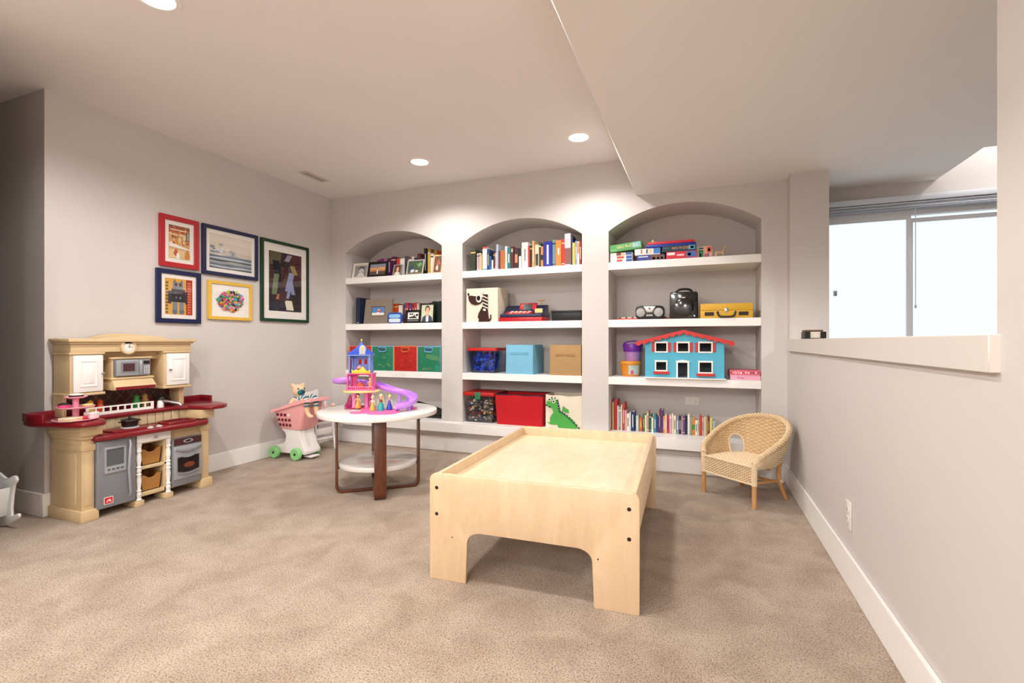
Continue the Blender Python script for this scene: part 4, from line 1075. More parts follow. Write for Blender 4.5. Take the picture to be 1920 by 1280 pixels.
# slide: a trough swept from the second storey round the back to the courtyard
path = catmull([(-0.085, -0.005, 0.19), (-0.150, -0.005, 0.18), (-0.185, 0.065, 0.168), (-0.12, 0.15, 0.158), (0.0, 0.155, 0.148), (0.10, 0.085, 0.136), (0.20, 0.03, 0.112), (0.295, 0.01, 0.092), (0.355, -0.03, 0.070), (0.365, -0.09, 0.048), (0.335, -0.14, 0.030), (0.275, -0.165, 0.016)], 6)
b = MB()
W = 0.032; sec = [(-1.0, 0.030), (-0.92, 0.004), (-0.5, -0.004), (0.0, -0.006), (0.5, -0.004), (0.92, 0.004), (1.0, 0.030)]
sec = sec + [(a * 1.1, z - 0.003) for a, z in reversed(sec)]; sec.append(sec[0])
def slide_fn(u, v):
    f = u * (len(path) - 1); i = min(int(f), len(path) - 2); t = f - i
    p = path[i].lerp(path[i + 1], t); tg = (path[i + 1] - path[i]); tg.z = 0; tg.normalize()
    nr = Vector((tg.y, -tg.x, 0))
    g = v * (len(sec) - 1); j = min(int(g), len(sec) - 2); s = g - j
    a = sec[j][0] * (1 - s) + sec[j + 1][0] * s; z = sec[j][1] * (1 - s) + sec[j + 1][1] * s
    return p + nr * (a * W) + Vector((0, 0, z))
b.grid(slide_fn, 70, len(sec) - 1); b.build('slide', PUR, q, smooth=1.2)
for (x, y, z) in ((0.255, 0.02, 0.095), (0.35, -0.03, 0.062), (0.35, -0.115, 0.034)):
    b = MB(); b.prism([(x - 0.014, 0.0), (x + 0.014, 0.0), (x + 0.008, z), (x - 0.008, z)], y - 0.005, y + 0.005, 'xz'); b.build('slide_support', PUR, q, bevel=0.002)
b = MB(); b.prism(rrect(0.33, 0.39, -0.07, 0.0, 0.02), 0, 0.009, 'xy'); b.build('slide_foot', HOT, q, bevel=0.003)
CSM = Matrix.Translation((cs0.x, cs0.y, TZ + 0.0005)) @ Matrix.Rotation(YAW, 4, 'Z')
def doll(x, y, z, dress, hair, top, lab, s=1.0, skirt=1.0, long_hair=False, turn=0.0):
    p = CSM @ Vector((x, y, z))
    e = thing('doll_figurine', lab, 'doll', p, YAW + turn, 'small dolls at the toy castle'); e.scale = (s, s, s)
    SK = mat('#E8BE9C', 0.5)
    b = MB()
    b.ell((0, 0, 0.084), 0.0095, 0.0088, 0.011, 12, 8); b.tube([(0, 0, 0.05), (0, 0, 0.062), (0, 0, 0.070), (0, 0, 0.078)], [0.007, 0.0095, 0.004, 0.004], 10)
    for q_ in (-1, 1): b.tube([(q_ * 0.009, 0, 0.066), (q_ * 0.017, -0.002, 0.055), (q_ * 0.016, -0.008, 0.044)], [0.0034, 0.003, 0.0026], 7); b.ell((q_ * 0.016, -0.009, 0.042), 0.003, n=8, m=6)
    fuse(b, 'body', SK, e, 0.0022)
    r = 0.021 * skirt
    b = MB(); b.lathe([(r * 0.95, 0), (r, 0.003), (r * 0.86, 0.018), (r * 0.62, 0.034), (0.0085, 0.047), (0.0075, 0.05)], n=18); b.build('skirt', mat(dress, 0.35, var=0.12, scale=200), e)
    b = MB(); b.lathe([(0.0078, 0.049), (0.0098, 0.058), (0.0105, 0.064), (0.008, 0.067)], n=14, sy=0.85); b.build('bodice', mat(top, 0.4), e)
    b = MB(); b.ell((0, 0.003, 0.087), 0.0112, 0.0105, 0.0105, 12, 8)
    if long_hair: b.tube([(0, 0.009, 0.088), (0.004, 0.013, 0.07), (0.006, 0.013, 0.045), (0.01, 0.014, 0.025)], [0.009, 0.010, 0.008, 0.004], 9)
    else: b.ell((0, 0.006, 0.097), 0.006, n=10, m=7)
    fuse(b, 'hair', mat(hair, 0.5), e, 0.0022)
doll(-0.007, -0.055, 0.0085, '#E8A24A', '#4A2418', '#E8B45A', 'small toy doll in a yellow gown with dark hair under the castle', 1.0)
doll(0.122, -0.16, 0.0075, '#C8B45A', '#E8C888', '#EFE4D0', 'small toy doll in a gold and cream gown in the castle courtyard', 0.98)
doll(0.178, -0.165, 0.0075, '#2FA6A8', '#EBD08A', '#6A4A3C', 'small toy doll in a teal gown with long blond hair', 1.12, 1.05, True)
doll(0.224, -0.125, 0.0075, '#3A48B8', '#EBCF7C', '#5868C8', 'small toy doll in a deep blue gown with blond topknot', 1.0)
doll(0.068, -0.035, 0.1345, '#F0A636', '#F2C23E', '#F4B860', 'small toy doll in an orange gown on the castle balcony', 0.8, 0.7, True)

# ------------------------------------------------------------------ child's wicker armchair
RAT = mat('#C4A276', 0.6, var=0.22, scale=45); RAT_L = mat('#E6D0AC', 0.6, var=0.18, scale=45); RAT_D = mat('#BD9A6C', 0.65, var=0.15, scale=60)
POLE = wood('#C48A52', '#D8A66E', 8, 0.4, (4, 4, 1), 0.2, 'cane_pole')
wc = thing('wicker_chair', "child's rattan wicker armchair with rounded back standing by the half wall", 'chair', (0.278, 3.452, 0), math.radians(-41.5))
rimL = [(-0.185, -0.172, 0.262), (-0.208, -0.145, 0.305), (-0.228, -0.06, 0.350), (-0.232, 0.05, 0.405), (-0.195, 0.15, 0.456), (-0.11, 0.225, 0.489), (0.0, 0.25, 0.500)]
rim = catmull(rimL + [(-p[0], p[1], p[2]) for p in reversed(rimL[:-1])], 10)
basL = [(-0.182, -0.170, 0.235), (-0.186, -0.12, 0.235), (-0.188, -0.04, 0.235), (-0.182, 0.05, 0.235), (-0.15, 0.115, 0.235), (-0.085, 0.158, 0.235), (0.0, 0.172, 0.235)]
bas = catmull(basL + [(-p[0], p[1], p[2]) for p in reversed(basL[:-1])], 10)
NB = len(bas) - 1
def shell(u, v, off=0.0):
    f = u * NB; i = min(int(f), NB - 1); t = f - i
    a = bas[i].lerp(bas[i + 1], t); c_ = rim[i].lerp(rim[i + 1], t)
    p = a.lerp(c_, v)
    bulge = math.sin(PI * v) * 0.012
    tg = bas[min(i + 1, NB)] - bas[max(i - 1, 0)]; nr = Vector((-tg.y, tg.x, 0)).normalized()
    return p + nr * (bulge + off)
HU0, HU1 = 0.285, 0.375                                      # arched hole in the back
def in_hole(u, v):
    h_ = rim[min(int(u * NB), NB)].z - 0.235
    if not (HU0 < u < HU1): return False
    x = (u - (HU0 + HU1) / 2) / ((HU1 - HU0) / 2)
    return v * h_ < 0.055 + 0.065 * math.sqrt(max(0, 1 - x * x))
NU, NV = 132, 30
b = MB()
vv = [shell(i / NU, j / NV) for j in range(NV + 1) for i in range(NU + 1)]
fs = []
for j in range(NV):
    for i in range(NU):
        if not in_hole((i + 0.5) / NU, (j + 0.5) / NV): fs.append([j * (NU + 1) + i, j * (NU + 1) + i + 1, (j + 1) * (NU + 1) + i + 1, (j + 1) * (NU + 1) + i])
b._add(vv, fs); shl = b.build('back_shell', RAT, wc, thick=0.003, smooth=1.2)
b = MB()                                                     # weft strands weaving over the stakes
for j in range(1, 22):
    v = j / 22.0; run = []
    def flush():
        if len(run) > 2: b.tube(list(run), 0.0036, 5)
        run.clear()
    for i in range(NU + 1):
        u = i / NU
        if in_hole(u, v): flush(); continue
        run.append(shell(u, v, 0.0038 * (1 if (i // 3 + j) % 2 else -1) + 0.0015))
    flush()
b.build('weave', RAT_L, shl)['kind'] = 'stuff'
b = MB(); b.tube(rim, 0.015, 10)
for i in range(0, len(rim) - 1):
    pass
rm = b.build('rim_roll', RAT, wc)
b = MB()
for k_ in range(3):
    P = []
    n_ = len(rim) * 3
    for i in range(n_):
        f = i / (n_ - 1) * (len(rim) - 1); q_ = min(int(f), len(rim) - 2)
        p = rim[q_].lerp(rim[q_ + 1], f - q_); tg = (rim[q_ + 1] - rim[q_]).normalized()
        up = Vector((0, 0, 1)); n1 = (up - tg * up.dot(tg)).normalized(); n2 = tg.cross(n1)
        a = i * 0.42 + k_ * 2 * PI / 3
        P.append(p + (n1 * math.cos(a) + n2 * math.sin(a)) * 0.0135)
    b.tube(P, 0.0052, 6)
b.build('rim_braid', RAT_L, rm)['kind'] = 'stuff'
# hole edging
uc, uh = (HU0 + HU1) / 2, (HU1 - HU0) / 2
P = []
for i in range(21):
    a = PI - PI * i / 20
    u = uc + uh * math.cos(a) * 1.02; h_ = rim[min(int(u * NB), NB)].z - 0.235
    P.append(shell(u, (0.055 + 0.068 * math.sin(a)) / h_))
u0 = uc - uh * 1.02; u1 = uc + uh * 1.02
P = [shell(u0, 0.0)] + P + [shell(u1, 0.0)]
b = MB(); b.tube(P, 0.0065, 8); b.build('hole_edging', RAT_L, wc)
# seat pad
outl = [(p.x * 0.985, p.y * 0.985) for p in bas[::2]]
b = MB(); b.prism(outl, 0.222, 0.244, 'xy'); seat = b.build('seat', RAT_L, wc, bevel=0.006, seg=3)
b = MB()
for i in range(22):
    y = -0.155 + i * 0.0145
    xs = 0.172 if y < 0.02 else 0.172 * math.sqrt(max(0.02, 1 - ((y - 0.02) / 0.16) ** 2))
    b.tube([(-xs + 2 * xs * k_ / 24, y, 0.2445 + 0.001 * (1 if (k_ + i) % 2 else -1)) for k_ in range(25)], 0.0035, 5)
b.build('weave', RAT_L, seat)['kind'] = 'stuff'
# front apron
def apron(u, v, off=0.0): return Vector((-0.186 + 0.372 * u, -0.176 - 0.006 * math.sin(PI * u) + off, 0.142 + 0.104 * v))
b = MB(); b.grid(lambda u, v: apron(u, v), 24, 6); ap = b.build('front_apron', RAT_D, wc, thick=0.004)
b = MB()
for j in range(13):
    b.tube([apron(i / 60, (j + 0.5) / 13, -0.001 + 0.004 * (1 if (i // 2 + j) % 2 else -1)) for i in range(61)], 0.0037, 5)
b.build('weave', RAT_L, ap)['kind'] = 'stuff'
for z in (0.143, 0.246):
    b = MB(); b.tube([(-0.188 + 0.376 * i / 20, -0.180 - 0.006 * math.sin(PI * i / 20), z) for i in range(21)], 0.0065, 8); b.build('apron_border', RAT_L, wc)
for s in (-1, 1):
    b = MB(); b.cyl((s * 0.186, -0.172, 0), (s * 0.184, -0.170, 0.265), 0.0135, n=14); b.build('leg', POLE, wc)
    b = MB(); b.tube([(s * 0.186, -0.172, 0.135 + 0.13 * i / 30) for i in range(31)], [0.0165 + 0.001 * (i % 2) for i in range(31)], 12); b.build('leg_wrap', RAT_L, wc)
    b = MB(); b.tube(catmull([(s * 0.158, 0.170, 0.0), (s * 0.150, 0.140, 0.07), (s * 0.146, 0.118, 0.14), (s * 0.150, 0.112, 0.19), (s * 0.158, 0.112, 0.235)], 5), 0.0125, 12); b.build('leg', POLE, wc)
    b = MB(); b.cyl((s * 0.182, -0.165, 0.150), (s * 0.148, 0.128, 0.118), 0.010, n=10); b.build('stretcher', POLE, wc)
    b = MB(); b.tube([(s * 0.150, 0.112 + 0.02 * k_ / 8, 0.112 + 0.02 * (k_ % 2) * 0.1) for k_ in range(9)], 0.0165, 10); b.build('binding', RAT_L, wc)
b = MB(); b.cyl((-0.150, 0.135, 0.10), (0.150, 0.135, 0.10), 0.010, n=10); b.build('stretcher', POLE, wc)
b = MB(); b.cyl((-0.17, 0.0, 0.212), (0.17, 0.0, 0.212), 0.010, n=10); b.build('seat_bar', POLE, wc)
# ------------------------------------------------------------------ things on the shelves
SH1, SH2, SH3 = ST
NLAB = ('niche nearest the pictures', 'middle niche', 'niche by the wicker chair')
PAPER = mat('#EDE6D6', 0.8, var=0.06, scale=150, stretch=(40, 1, 1))
CNAME = {}
def book(x0, x1, yf, z, h, col, depth=0.17, band=None, tilt=0.0, soft=False):
    w = (x1 - x0); t = min(0.0025, w * 0.15)
    o = bpy.data.objects.new('book', None); COL.objects.link(o)
    o.location = ((x0 + x1) / 2, yf, z + 0.0004)
    if tilt: o.rotation_euler = (0, tilt, 0)
    hw = w / 2 - 0.0003
    cov = MB(); cov.prism([(-hw, 0), (hw, 0), (hw, depth), (hw - t, depth), (hw - t, t), (-hw + t, t), (-hw + t, depth), (-hw, depth)], 0, h, 'xy')
    cov.build('cover', mat(col, 0.45, var=0.08, scale=60), o)
    pg = MB(); pg.box(-hw + t, hw - t, t, depth - 0.004, 0.001, h - (0.0015 if soft else 0.004)); pg.build('pages', PAPER, o)
    if band:
        for (c_, f0, f1, k_) in band:
            bb = MB(); bb.box(-hw * k_, hw * k_, -0.0004, 0.0003, h * f0, h * f1); bb.build('spine_print', mat(c_, 0.5), o)
    return o
def shelf_books(rows, org, sc, yf, z, where, group, dmax=0.17, seed=1):
    """rows: (left, right, top, colour, colour words, band) in crop pixels; the shelf gives height and distance"""
    rr = random.Random(seed); N = len(rows)
    seen = {}
    for i, row in enumerate(rows):
        l, r_, t, col, cw = row[:5]; band = row[5] if len(row) > 5 else None
        y = yf + rr.uniform(-0.008, 0.008)
        u0, u1, v = org[0] + l / sc, org[0] + r_ / sc, org[1] + t / sc
        a, b_ = at_y(u0, v, yf), at_y(u1, v, yf)
        hgt = max(0.06, (a.z + b_.z) / 2 - z)
        if band is None:
            q_ = rr.random()
            if q_ < 0.45: band = [(rr.choice(['#EFE8DA', '#D8C27A', '#F4F1EC', '#2A2A2C']), 0.25, 0.75, 0.28)]
            elif q_ < 0.7: band = [(rr.choice(['#EFE8DA', '#C9B06A', '#3A3A44']), 0.82, 0.88, 1.0), (rr.choice(['#EFE8DA', '#C9B06A', '#3A3A44']), 0.08, 0.11, 1.0)]
        o = book(a.x, b_.x, y, z, hgt, col, min(dmax, max(0.09, hgt * 0.75)), band)
        prev = rows[i - 1][4] if i > 0 else None; nxt = rows[i + 1][4] if i < N - 1 else None
        if prev and nxt: lab = '%s book between %s and %s books, %s' % (cw, prev, nxt, where)
        elif nxt: lab = '%s end book beside the %s one, %s' % (cw, nxt, where)
        else: lab = '%s end book beside the %s one, %s' % (cw, prev, where)
        assert len(lab.split()) <= 16, lab
        seen.setdefault(lab, []).append(o)
        tag(o, lab, 'book', group)
# middle niche, top shelf
T2 = [(148, 205, 305, '#2E3A26', 'dark olive'), (218, 240, 352, '#B9A7B0', 'lilac'), (240, 263, 345, '#D8BFA6', 'beige'), (263, 285, 375, '#C9A56E', 'tan'), (288, 338, 275, '#ECE6E2', 'tall white', [('#C93A2C', 0.93, 1.0, 1.0), ('#7FA6D0', 0.0, 0.1, 1.0)]),
      (340, 368, 300, '#25406E', 'navy'), (370, 392, 385, '#2C5C9A', 'short blue'), (392, 411, 430, '#F0EAE2', 'short white'), (414, 434, 340, '#5A2A26', 'maroon'), (437, 447, 345, '#EDE8E0', 'thin white'), (449, 474, 242, '#AEB8CC', 'pale blue'), (476, 499, 320, '#5C3A34', 'brown'), (501, 550, 315, '#B8683A', 'rust'),
      (552, 579, 265, '#EFEBE4', 'cream'), (582, 622, 280, '#157A78', 'teal', [('#E8E8E0', 0.3, 0.7, 0.3)]), (625, 660, 270, '#5E1E22', 'dark red', [('#D8C8A8', 0.75, 0.9, 0.5)]), (662, 716, 285, '#3A2426', 'very dark brown', [('#C08A6A', 0.3, 0.7, 0.6)]), (720, 748, 290, '#E8E2D8', 'ivory', [('#2A2628', 0.62, 1.0, 1.0)]),
      (755, 829, 218, '#EDE9E2', 'thick white', [('#8A8E94', 0.3, 0.75, 0.25)]), (832, 854, 260, '#B8362C', 'red'), (856, 880, 255, '#33231E', 'black'), (883, 909, 200, '#C9A06A', 'tall tan'), (912, 959, 245, '#D9CFB4', 'patterned cream', [('#3A3A38', 0.1, 0.6, 0.7)]), (962, 981, 220, '#39413A', 'charcoal'), (984, 1011, 265, '#D98A4A', 'orange striped', [('#2A2422', 0.35, 0.6, 1.0)]),
      (1015, 1115, 210, '#1D2C9A', 'thick royal blue', [('#E8EAF4', 0.12, 0.88, 0.22)]), (1122, 1165, 185, '#6E8A92', 'slate'), (1168, 1231, 195, '#E8853A', 'orange', [('#F6E6D0', 0.45, 0.7, 0.3)]), (1233, 1271, 180, '#D8382C', 'scarlet'), (1274, 1345, 115, '#C9C4CC', 'tallest pictorial', [('#8A5A50', 0.05, 0.55, 1.0)]),
      (1348, 1366, 150, '#2C3A66', 'deep blue'), (1368, 1398, 225, '#E3C04E', 'yellow'), (1400, 1419, 200, '#8E9CC0', 'periwinkle'), (1421, 1447, 210, '#EDE4D8', 'off-white', [('#D98A4A', 0.5, 0.95, 0.8)]), (1450, 1473, 200, '#8E2A26', 'brick red')]
shelf_books(T2, (860, 420), 6.4, YB + 0.045, SH1, 'middle niche', 'books on the top shelf of the middle niche', 0.19, 3)
# niche by the chair, bottom
B3 = [(97, 117, 855, '#C9A66A', 'tan'), (119, 150, 830, '#C22630', 'tall red'), (151, 167, 895, '#EDE4D6', 'white'), (169, 191, 905, '#8FA3A0', 'grey teal'), (192, 204, 882, '#E9DCD0', 'thin cream'), (206, 227, 865, '#C23A30', 'vermilion'), (229, 248, 942, '#D8A6AC', 'pale pink'), (251, 279, 975, '#EFE8DE', 'ivory'), (281, 294, 957, '#DCE4EA', 'icy blue'), (296, 333, 955, '#22356E', 'navy', [('#E8EAF0', 0.2, 0.85, 0.25)]),
      (345, 376, 995, '#B9CCC6', 'mint'), (380, 412, 1015, '#D95A2E', 'orange'), (416, 440, 985, '#2C7A46', 'green'), (442, 458, 990, '#EFEADF', 'slim white'), (460, 480, 952, '#C79A86', 'dusty rose'), (483, 508, 985, '#1F6A4A', 'dark green'), (510, 530, 1015, '#EDE9E0', 'short white'), (534, 558, 985, '#3A86A0', 'aqua'), (560, 585, 1005, '#22407E', 'royal navy'), (588, 600, 937, '#8E3030', 'thin maroon'), (601, 630, 940, '#5A3E78', 'purple'), (632, 650, 1000, '#E0A03A', 'amber'),
      (651, 667, 987, '#EEE6DA', 'slender cream'), (668, 692, 1000, '#C82C5A', 'crimson'), (694, 721, 985, '#CDA9B2', 'mauve'), (723, 739, 975, '#EDE0C8', 'buff'), (742, 765, 995, '#E9E2CE', 'bone'), (768, 795, 1005, '#7E96B4', 'steel blue'), (797, 818, 1000, '#24222A', 'black'), (820, 834, 1005, '#E2A0AE', 'rose'), (836, 858, 1000, '#6A4A8C', 'violet'), (860, 883, 995, '#1C2846', 'midnight blue'), (886, 908, 985, '#F0ECE4', 'bright white'), (910, 930, 1012, '#9AA890', 'sage'), (932, 962, 1020, '#DB8A3A', 'tangerine', [('#5A8A3A', 0.3, 0.6, 1.0)]),
      (965, 992, 1045, '#EFEDE6', 'low white'), (994, 1008, 1040, '#C2D0A8', 'pale green'), (1010, 1035, 990, '#C2382E', 'red'), (1037, 1055, 1015, '#E6BEB4', 'blush'), (1057, 1079, 1005, '#D6CDBB', 'stone'), (1081, 1095, 1015, '#D9B25A', 'mustard'), (1097, 1114, 1005, '#7A2226', 'dark red'), (1116, 1145, 1020, '#D8D27A', 'lime yellow'), (1149, 1171, 1045, '#AFC0C6', 'grey blue')]
shelf_books(B3, (1130, 600), 5.565, YB + 0.115, LEDGE, 'niche by the chair', "children's books at the bottom of the niche", 0.15, 5)
# picture-side niche: books behind the frames
T1 = [(560, 600, 365, '#8A3A6E', 'plum'), (602, 640, 352, '#7A3068', 'magenta'), (642, 676, 360, '#B07898', 'mauve'), (680, 730, 345, '#5E1E56', 'thick purple', [('#D8C0D8', 0.3, 0.8, 0.25)]), (734, 785, 330, '#4A1A48', 'deep violet'), (790, 830, 345, '#C2402E', 'red'), (834, 888, 350, '#E6E0DA', 'white'), (891, 930, 322, '#4A4A4C', 'grey'), (932, 972, 330, '#6E4A44', 'brown'), (974, 1002, 325, '#C9B6B4', 'pale pink'), (1006, 1034, 340, '#3E3A40', 'charcoal'), (1038, 1078, 288, '#5A1E22', 'maroon'), (1080, 1118, 340, '#2A2A4A', 'indigo'),
      (1124, 1156, 228, '#1E1C20', 'tall black', [('#D8D4CC', 0.2, 0.8, 0.2)]), (1160, 1194, 230, '#C9A650', 'gold'), (1196, 1234, 285, '#ECE6DE', 'ivory'), (1237, 1275, 250, '#B8903A', 'ochre'), (1277, 1325, 262, '#A8322A', 'brick red')]
shelf_books(T1, (620, 430), 6.4, YB + 0.15, SH1, 'picture-side niche', 'books behind the photo frames on the top shelf', 0.16, 8)
M1 = [(712, 733, 895, '#4A2A2A', 'dark brown'), (736, 757, 890, '#D98A3A', 'orange'), (759, 806, 892, '#C23E28', 'red'), (810, 858, 908, '#E2DCD2', 'white'), (862, 876, 915, '#8A3A34', 'rust'), (880, 906, 882, '#3A4E8C', 'blue'), (908, 934, 880, '#B82A2C', 'scarlet'), (936, 968, 895, '#5A4A86', 'purple'), (970, 998, 885, '#8E2A2E', 'crimson'), (1000, 1030, 878, '#C8322E', 'bright red'), (1032, 1056, 885, '#CFC4B4', 'beige')]
shelf_books(M1, (620, 430), 6.4, YB + 0.14, SH2, 'picture-side niche', 'books behind the photo frames on the second shelf', 0.16, 9)
M1b = [(1180, 1215, 880, '#25241F', 'black', []), (1218, 1262, 862, '#1E3026', 'dark green', []), (1264, 1300, 868, '#1A2420', 'bottle green', []), (1302, 1328, 860, '#12261E', 'spruce', [])]
shelf_books(M1b, (620, 430), 6.4, YB + 0.115, SH2, 'picture-side niche', 'dark albums by the portrait', 0.2, 10)

# photo frames
def photo_frame(l, r_, t, bt, org, sc, yf, z, label, fcol, fw, art, tilt=0.2, matcol=None, mw_=0.0, turn=0.0, rough=0.35, depth=0.012):
    u0, u1 = org[0] + l / sc, org[0] + r_ / sc
    a = at_y(u0, org[1] + t / sc, yf); b_ = at_y(u1, org[1] + t / sc, yf)
    w = b_.x - a.x; hh = ((a.z + b_.z) / 2 - z) / math.cos(tilt)
    e = thing('framed_photo', label, 'photo frame', ((a.x + b_.x) / 2, yf, z + 0.001), 0, 'photo frames on the shelves')
    e.rotation_euler = (-tilt, 0, turn)
    hw = w / 2
    b = MB(); b.prism([(-hw, 0), (hw, 0), (hw, hh), (-hw, hh)], 0, depth, 'xz', holes=[[(-hw + fw, fw), (hw - fw, fw), (hw - fw, hh - fw), (-hw + fw, hh - fw)]])
    b.build('frame', mat(fcol, rough, var=0.08), e, bevel=0.001, seg=1)
    b = MB(); b.box(-hw + fw, hw - fw, 0.006, 0.010, fw, hh - fw); b.build('mat_board', mat(matcol or '#EDE8DF', 0.7), e)
    m_ = mw_
    aw, ah = hw - fw - m_, (hh - 2 * fw) / 2 - m_
    cols = []
    bb = MB(); y = 0.0058
    base, shapes = art
    def mi(c_):
        if c_ not in cols: cols.append(c_)
        return cols.index(c_)
    bb.mi = mi(base); bb.box(-aw, aw, y, 0.0062, hh / 2 - ah, hh / 2 + ah)
    for c_, poly in shapes:
        y -= 0.00005; bb.mi = mi(c_)
        bb.sheet([(p[0] * aw, hh / 2 + p[1] * ah) for p in poly], y, 'xz')
    bb.build('photograph', [mat(c_, 0.5, var=0.06, scale=90) for c_ in cols], e, smooth=0)
    b = MB(); b._add([(0, depth, hh * 0.7), (-0.015, depth, hh * 0.7), (-0.02, depth + math.tan(tilt) * 0.2 + 0.03, 0.004), (0.02, depth + math.tan(tilt) * 0.2 + 0.03, 0.004), (0.015, depth, hh * 0.7)], [(0, 1, 2, 3, 4)])
    b.build('easel_back', mat('#2A2624', 0.6), e, thick=0.002)
    return e
def portrait(bg, hair, skin, coat, shirt='#EDEDED'):
    return (bg, [(coat, [(-0.95, -1), (0.95, -1), (0.75, -0.45), (0.25, -0.2), (-0.25, -0.2), (-0.75, -0.45)]), (shirt, [(-0.18, -1), (0.2, -1), (0.22, -0.25), (-0.22, -0.25)]), (skin, [(-0.14, -0.42), (0.14, -0.42), (0.16, 0.0), (-0.16, 0.0)]),
                 (hair, blob(0.0, 0.42, 0.42, 14, 0.06, 1.1)), (skin, blob(0.0, 0.28, 0.34, 16, 0.02, 1.25)), ('#3A2A22', quad(-0.2, -0.07, 0.34, 0.39)), ('#3A2A22', quad(0.07, 0.2, 0.34, 0.39)), ('#F4ECE6', [(-0.14, 0.06), (0.14, 0.06), (0.08, -0.02), (-0.08, -0.02)])])
O1, S1 = (620, 430), 6.4
photo_frame(250, 440, 400, 575, O1, S1, YB + 0.07, SH1, 'white photo frame holding a black and white portrait', '#E9E4DC', 0.012, ('#9A9A98', [('#4A4846', blob(0.1, 0.35, 0.5, 12, .1)), ('#CFCBC6', blob(0.1, 0.05, 0.42, 12, .05, 1.1)), ('#E2DFDA', [(-0.6, -1), (0.7, -1), (0.4, -0.4), (-0.3, -0.35)])]), matcol='#DDD4CA', mw_=0.012)
photo_frame(432, 668, 380, 565, O1, S1, YB + 0.045, SH1, 'wide black photo frame holding a beach sunset photo', '#17140F', 0.024, ('#C98A5A', [('#8A90A6', quad(-1, 1, 0.45, 1)), ('#E0A878', quad(-1, 1, 0.0, 0.35)), ('#5A4A44', quad(-1, 1, -1, -0.3)), ('#F2ECE4', [(-0.12, -0.75), (0.06, -0.75), (0.02, 0.1), (-0.06, 0.1)]), ('#6A3A2A', blob(-0.02, 0.2, 0.09, 8, .1))]))
photo_frame(735, 835, 415, 545, O1, S1, YB + 0.055, SH1, 'small silver photo frame with a portrait in warm tones', '#8E8C88', 0.008, portrait('#6A4A34', '#5A2E1A', '#E0B494', '#CFC6BC'), tilt=0.28)
photo_frame(900, 1100, 358, 540, O1, S1, YB + 0.05, SH1, 'silver landscape photo frame showing a green outdoor group', '#B4B2AC', 0.011, ('#4A5A44', [('#6AA060', blob(0.5, 0.4, 0.3)), ('#3A4A5A', blob(-0.5, 0.0, 0.35)), ('#C9D2DC', blob(-0.35, -0.5, 0.25)), ('#D8D8D2', blob(0.2, -0.55, 0.2)), ('#7A6A5A', quad(-1, 1, -1, -0.7))]), tilt=0.24)
photo_frame(1212, 1330, 290, 515, O1, S1, YB + 0.05, SH1, 'leaning pale wood photo frame beside the gold and brick red books', '#D9B684', 0.016, ('#6A4A3A', [('#B05A4A', blob(0.1, 0.2, 0.4)), ('#D8C8B8', blob(-0.1, -0.4, 0.35))]), tilt=0.3, turn=0.15)
photo_frame(392, 712, 830, 1125, O1, S1, YB + 0.04, SH2, 'big taupe deep photo frame with a small snapshot in the middle', '#85776A', 0.075, ('#4A86C0', [('#E8E0D8', quad(-1, 1, -1, -0.35)), ('#C8463A', blob(0.1, 0.05, 0.4)), ('#E8B48A', blob(0.1, 0.35, 0.2)), ('#F0ECE6', blob(0.0, -0.5, 0.3))]), tilt=0.16, mw_=0.012, depth=0.02, matcol='#6E6258')
photo_frame(886, 1068, 965, 1110, O1, S1, YB + 0.035, SH2, 'black photo frame with white figures on a dark print', '#141211', 0.010, ('#1B1A1A', [('#E9E7E3', quad(-0.75, 0.85, -0.45, 0.75)), ('#2A2A2A', blob(-0.4, 0.45, 0.16)), ('#2A2A2A', blob(-0.1, 0.45, 0.14)), ('#2A2A2A', blob(0.6, 0.3, 0.22)), ('#2A2A2A', [(-0.6, -0.1), (0.1, 0.1), (0.2, 0.5), (0.3, 0.1), (0.7, -0.3), (-0.5, -0.3)]), ('#B8B6B2', quad(-0.8, 0.85, -0.75, -0.68))]), tilt=0.12)
photo_frame(1066, 1235, 886, 1110, O1, S1, YB + 0.03, SH2, 'black photo frame with a portrait of a person in dark jacket', '#131110', 0.012, portrait('#C9CFB4', '#3A2418', '#E4AE8C', '#3E4656'), tilt=0.1)
# navy album and blue photo block
a0, a1 = at_y(620 + 303 / 6.4, 560, YB + 0.05), at_y(620 + 350 / 6.4, 560, YB + 0.05)
hb = at_y(670, 430 + 820 / 6.4, YB + 0.05).z - SH2
o = book(a0.x, a1.x, YB + 0.05, SH2, hb, '#1A2444', 0.26, [('#C8CCD8', 0.04, 0.07, 0.4)])
tag(o, 'large navy album standing beside the taupe photo frame', 'book')
a0, a1 = at_y(620 + 680 / 6.4, 590, YB + 0.03), at_y(620 + 855 / 6.4, 590, YB + 0.03); w = a1.x - a0.x; hh = at_y(740, 430 + 998 / 6.4, YB + 0.03).z - SH2
e = thing('photo_block', 'bright blue eight-sided photo block between the taupe and black frames', 'photo block', ((a0.x + a1.x) / 2, YB + 0.03, SH2 + 0.0005))
cx = w / 2; oct_ = [(-cx * 0.75, 0), (cx * 0.75, 0), (cx, hh * 0.22), (cx * 0.94, hh * 0.5), (cx, hh * 0.78), (cx * 0.75, hh), (-cx * 0.75, hh), (-cx, hh * 0.78), (-cx * 0.94, hh * 0.5), (-cx, hh * 0.22)]
b = MB(); b.prism(oct_, 0, 0.02, 'xz'); b.build('block_body', mat('#1F4FA6', 0.25, coat=0.3), e, bevel=0.002)
b = MB(); b.prism([(p[0] * 0.8, hh * 0.68 + (p[1] - hh / 2) * 0.34) for p in oct_], -0.0012, 0.001, 'xz'); b.build('sky_print', mat('#8CC4EE', 0.3), e)
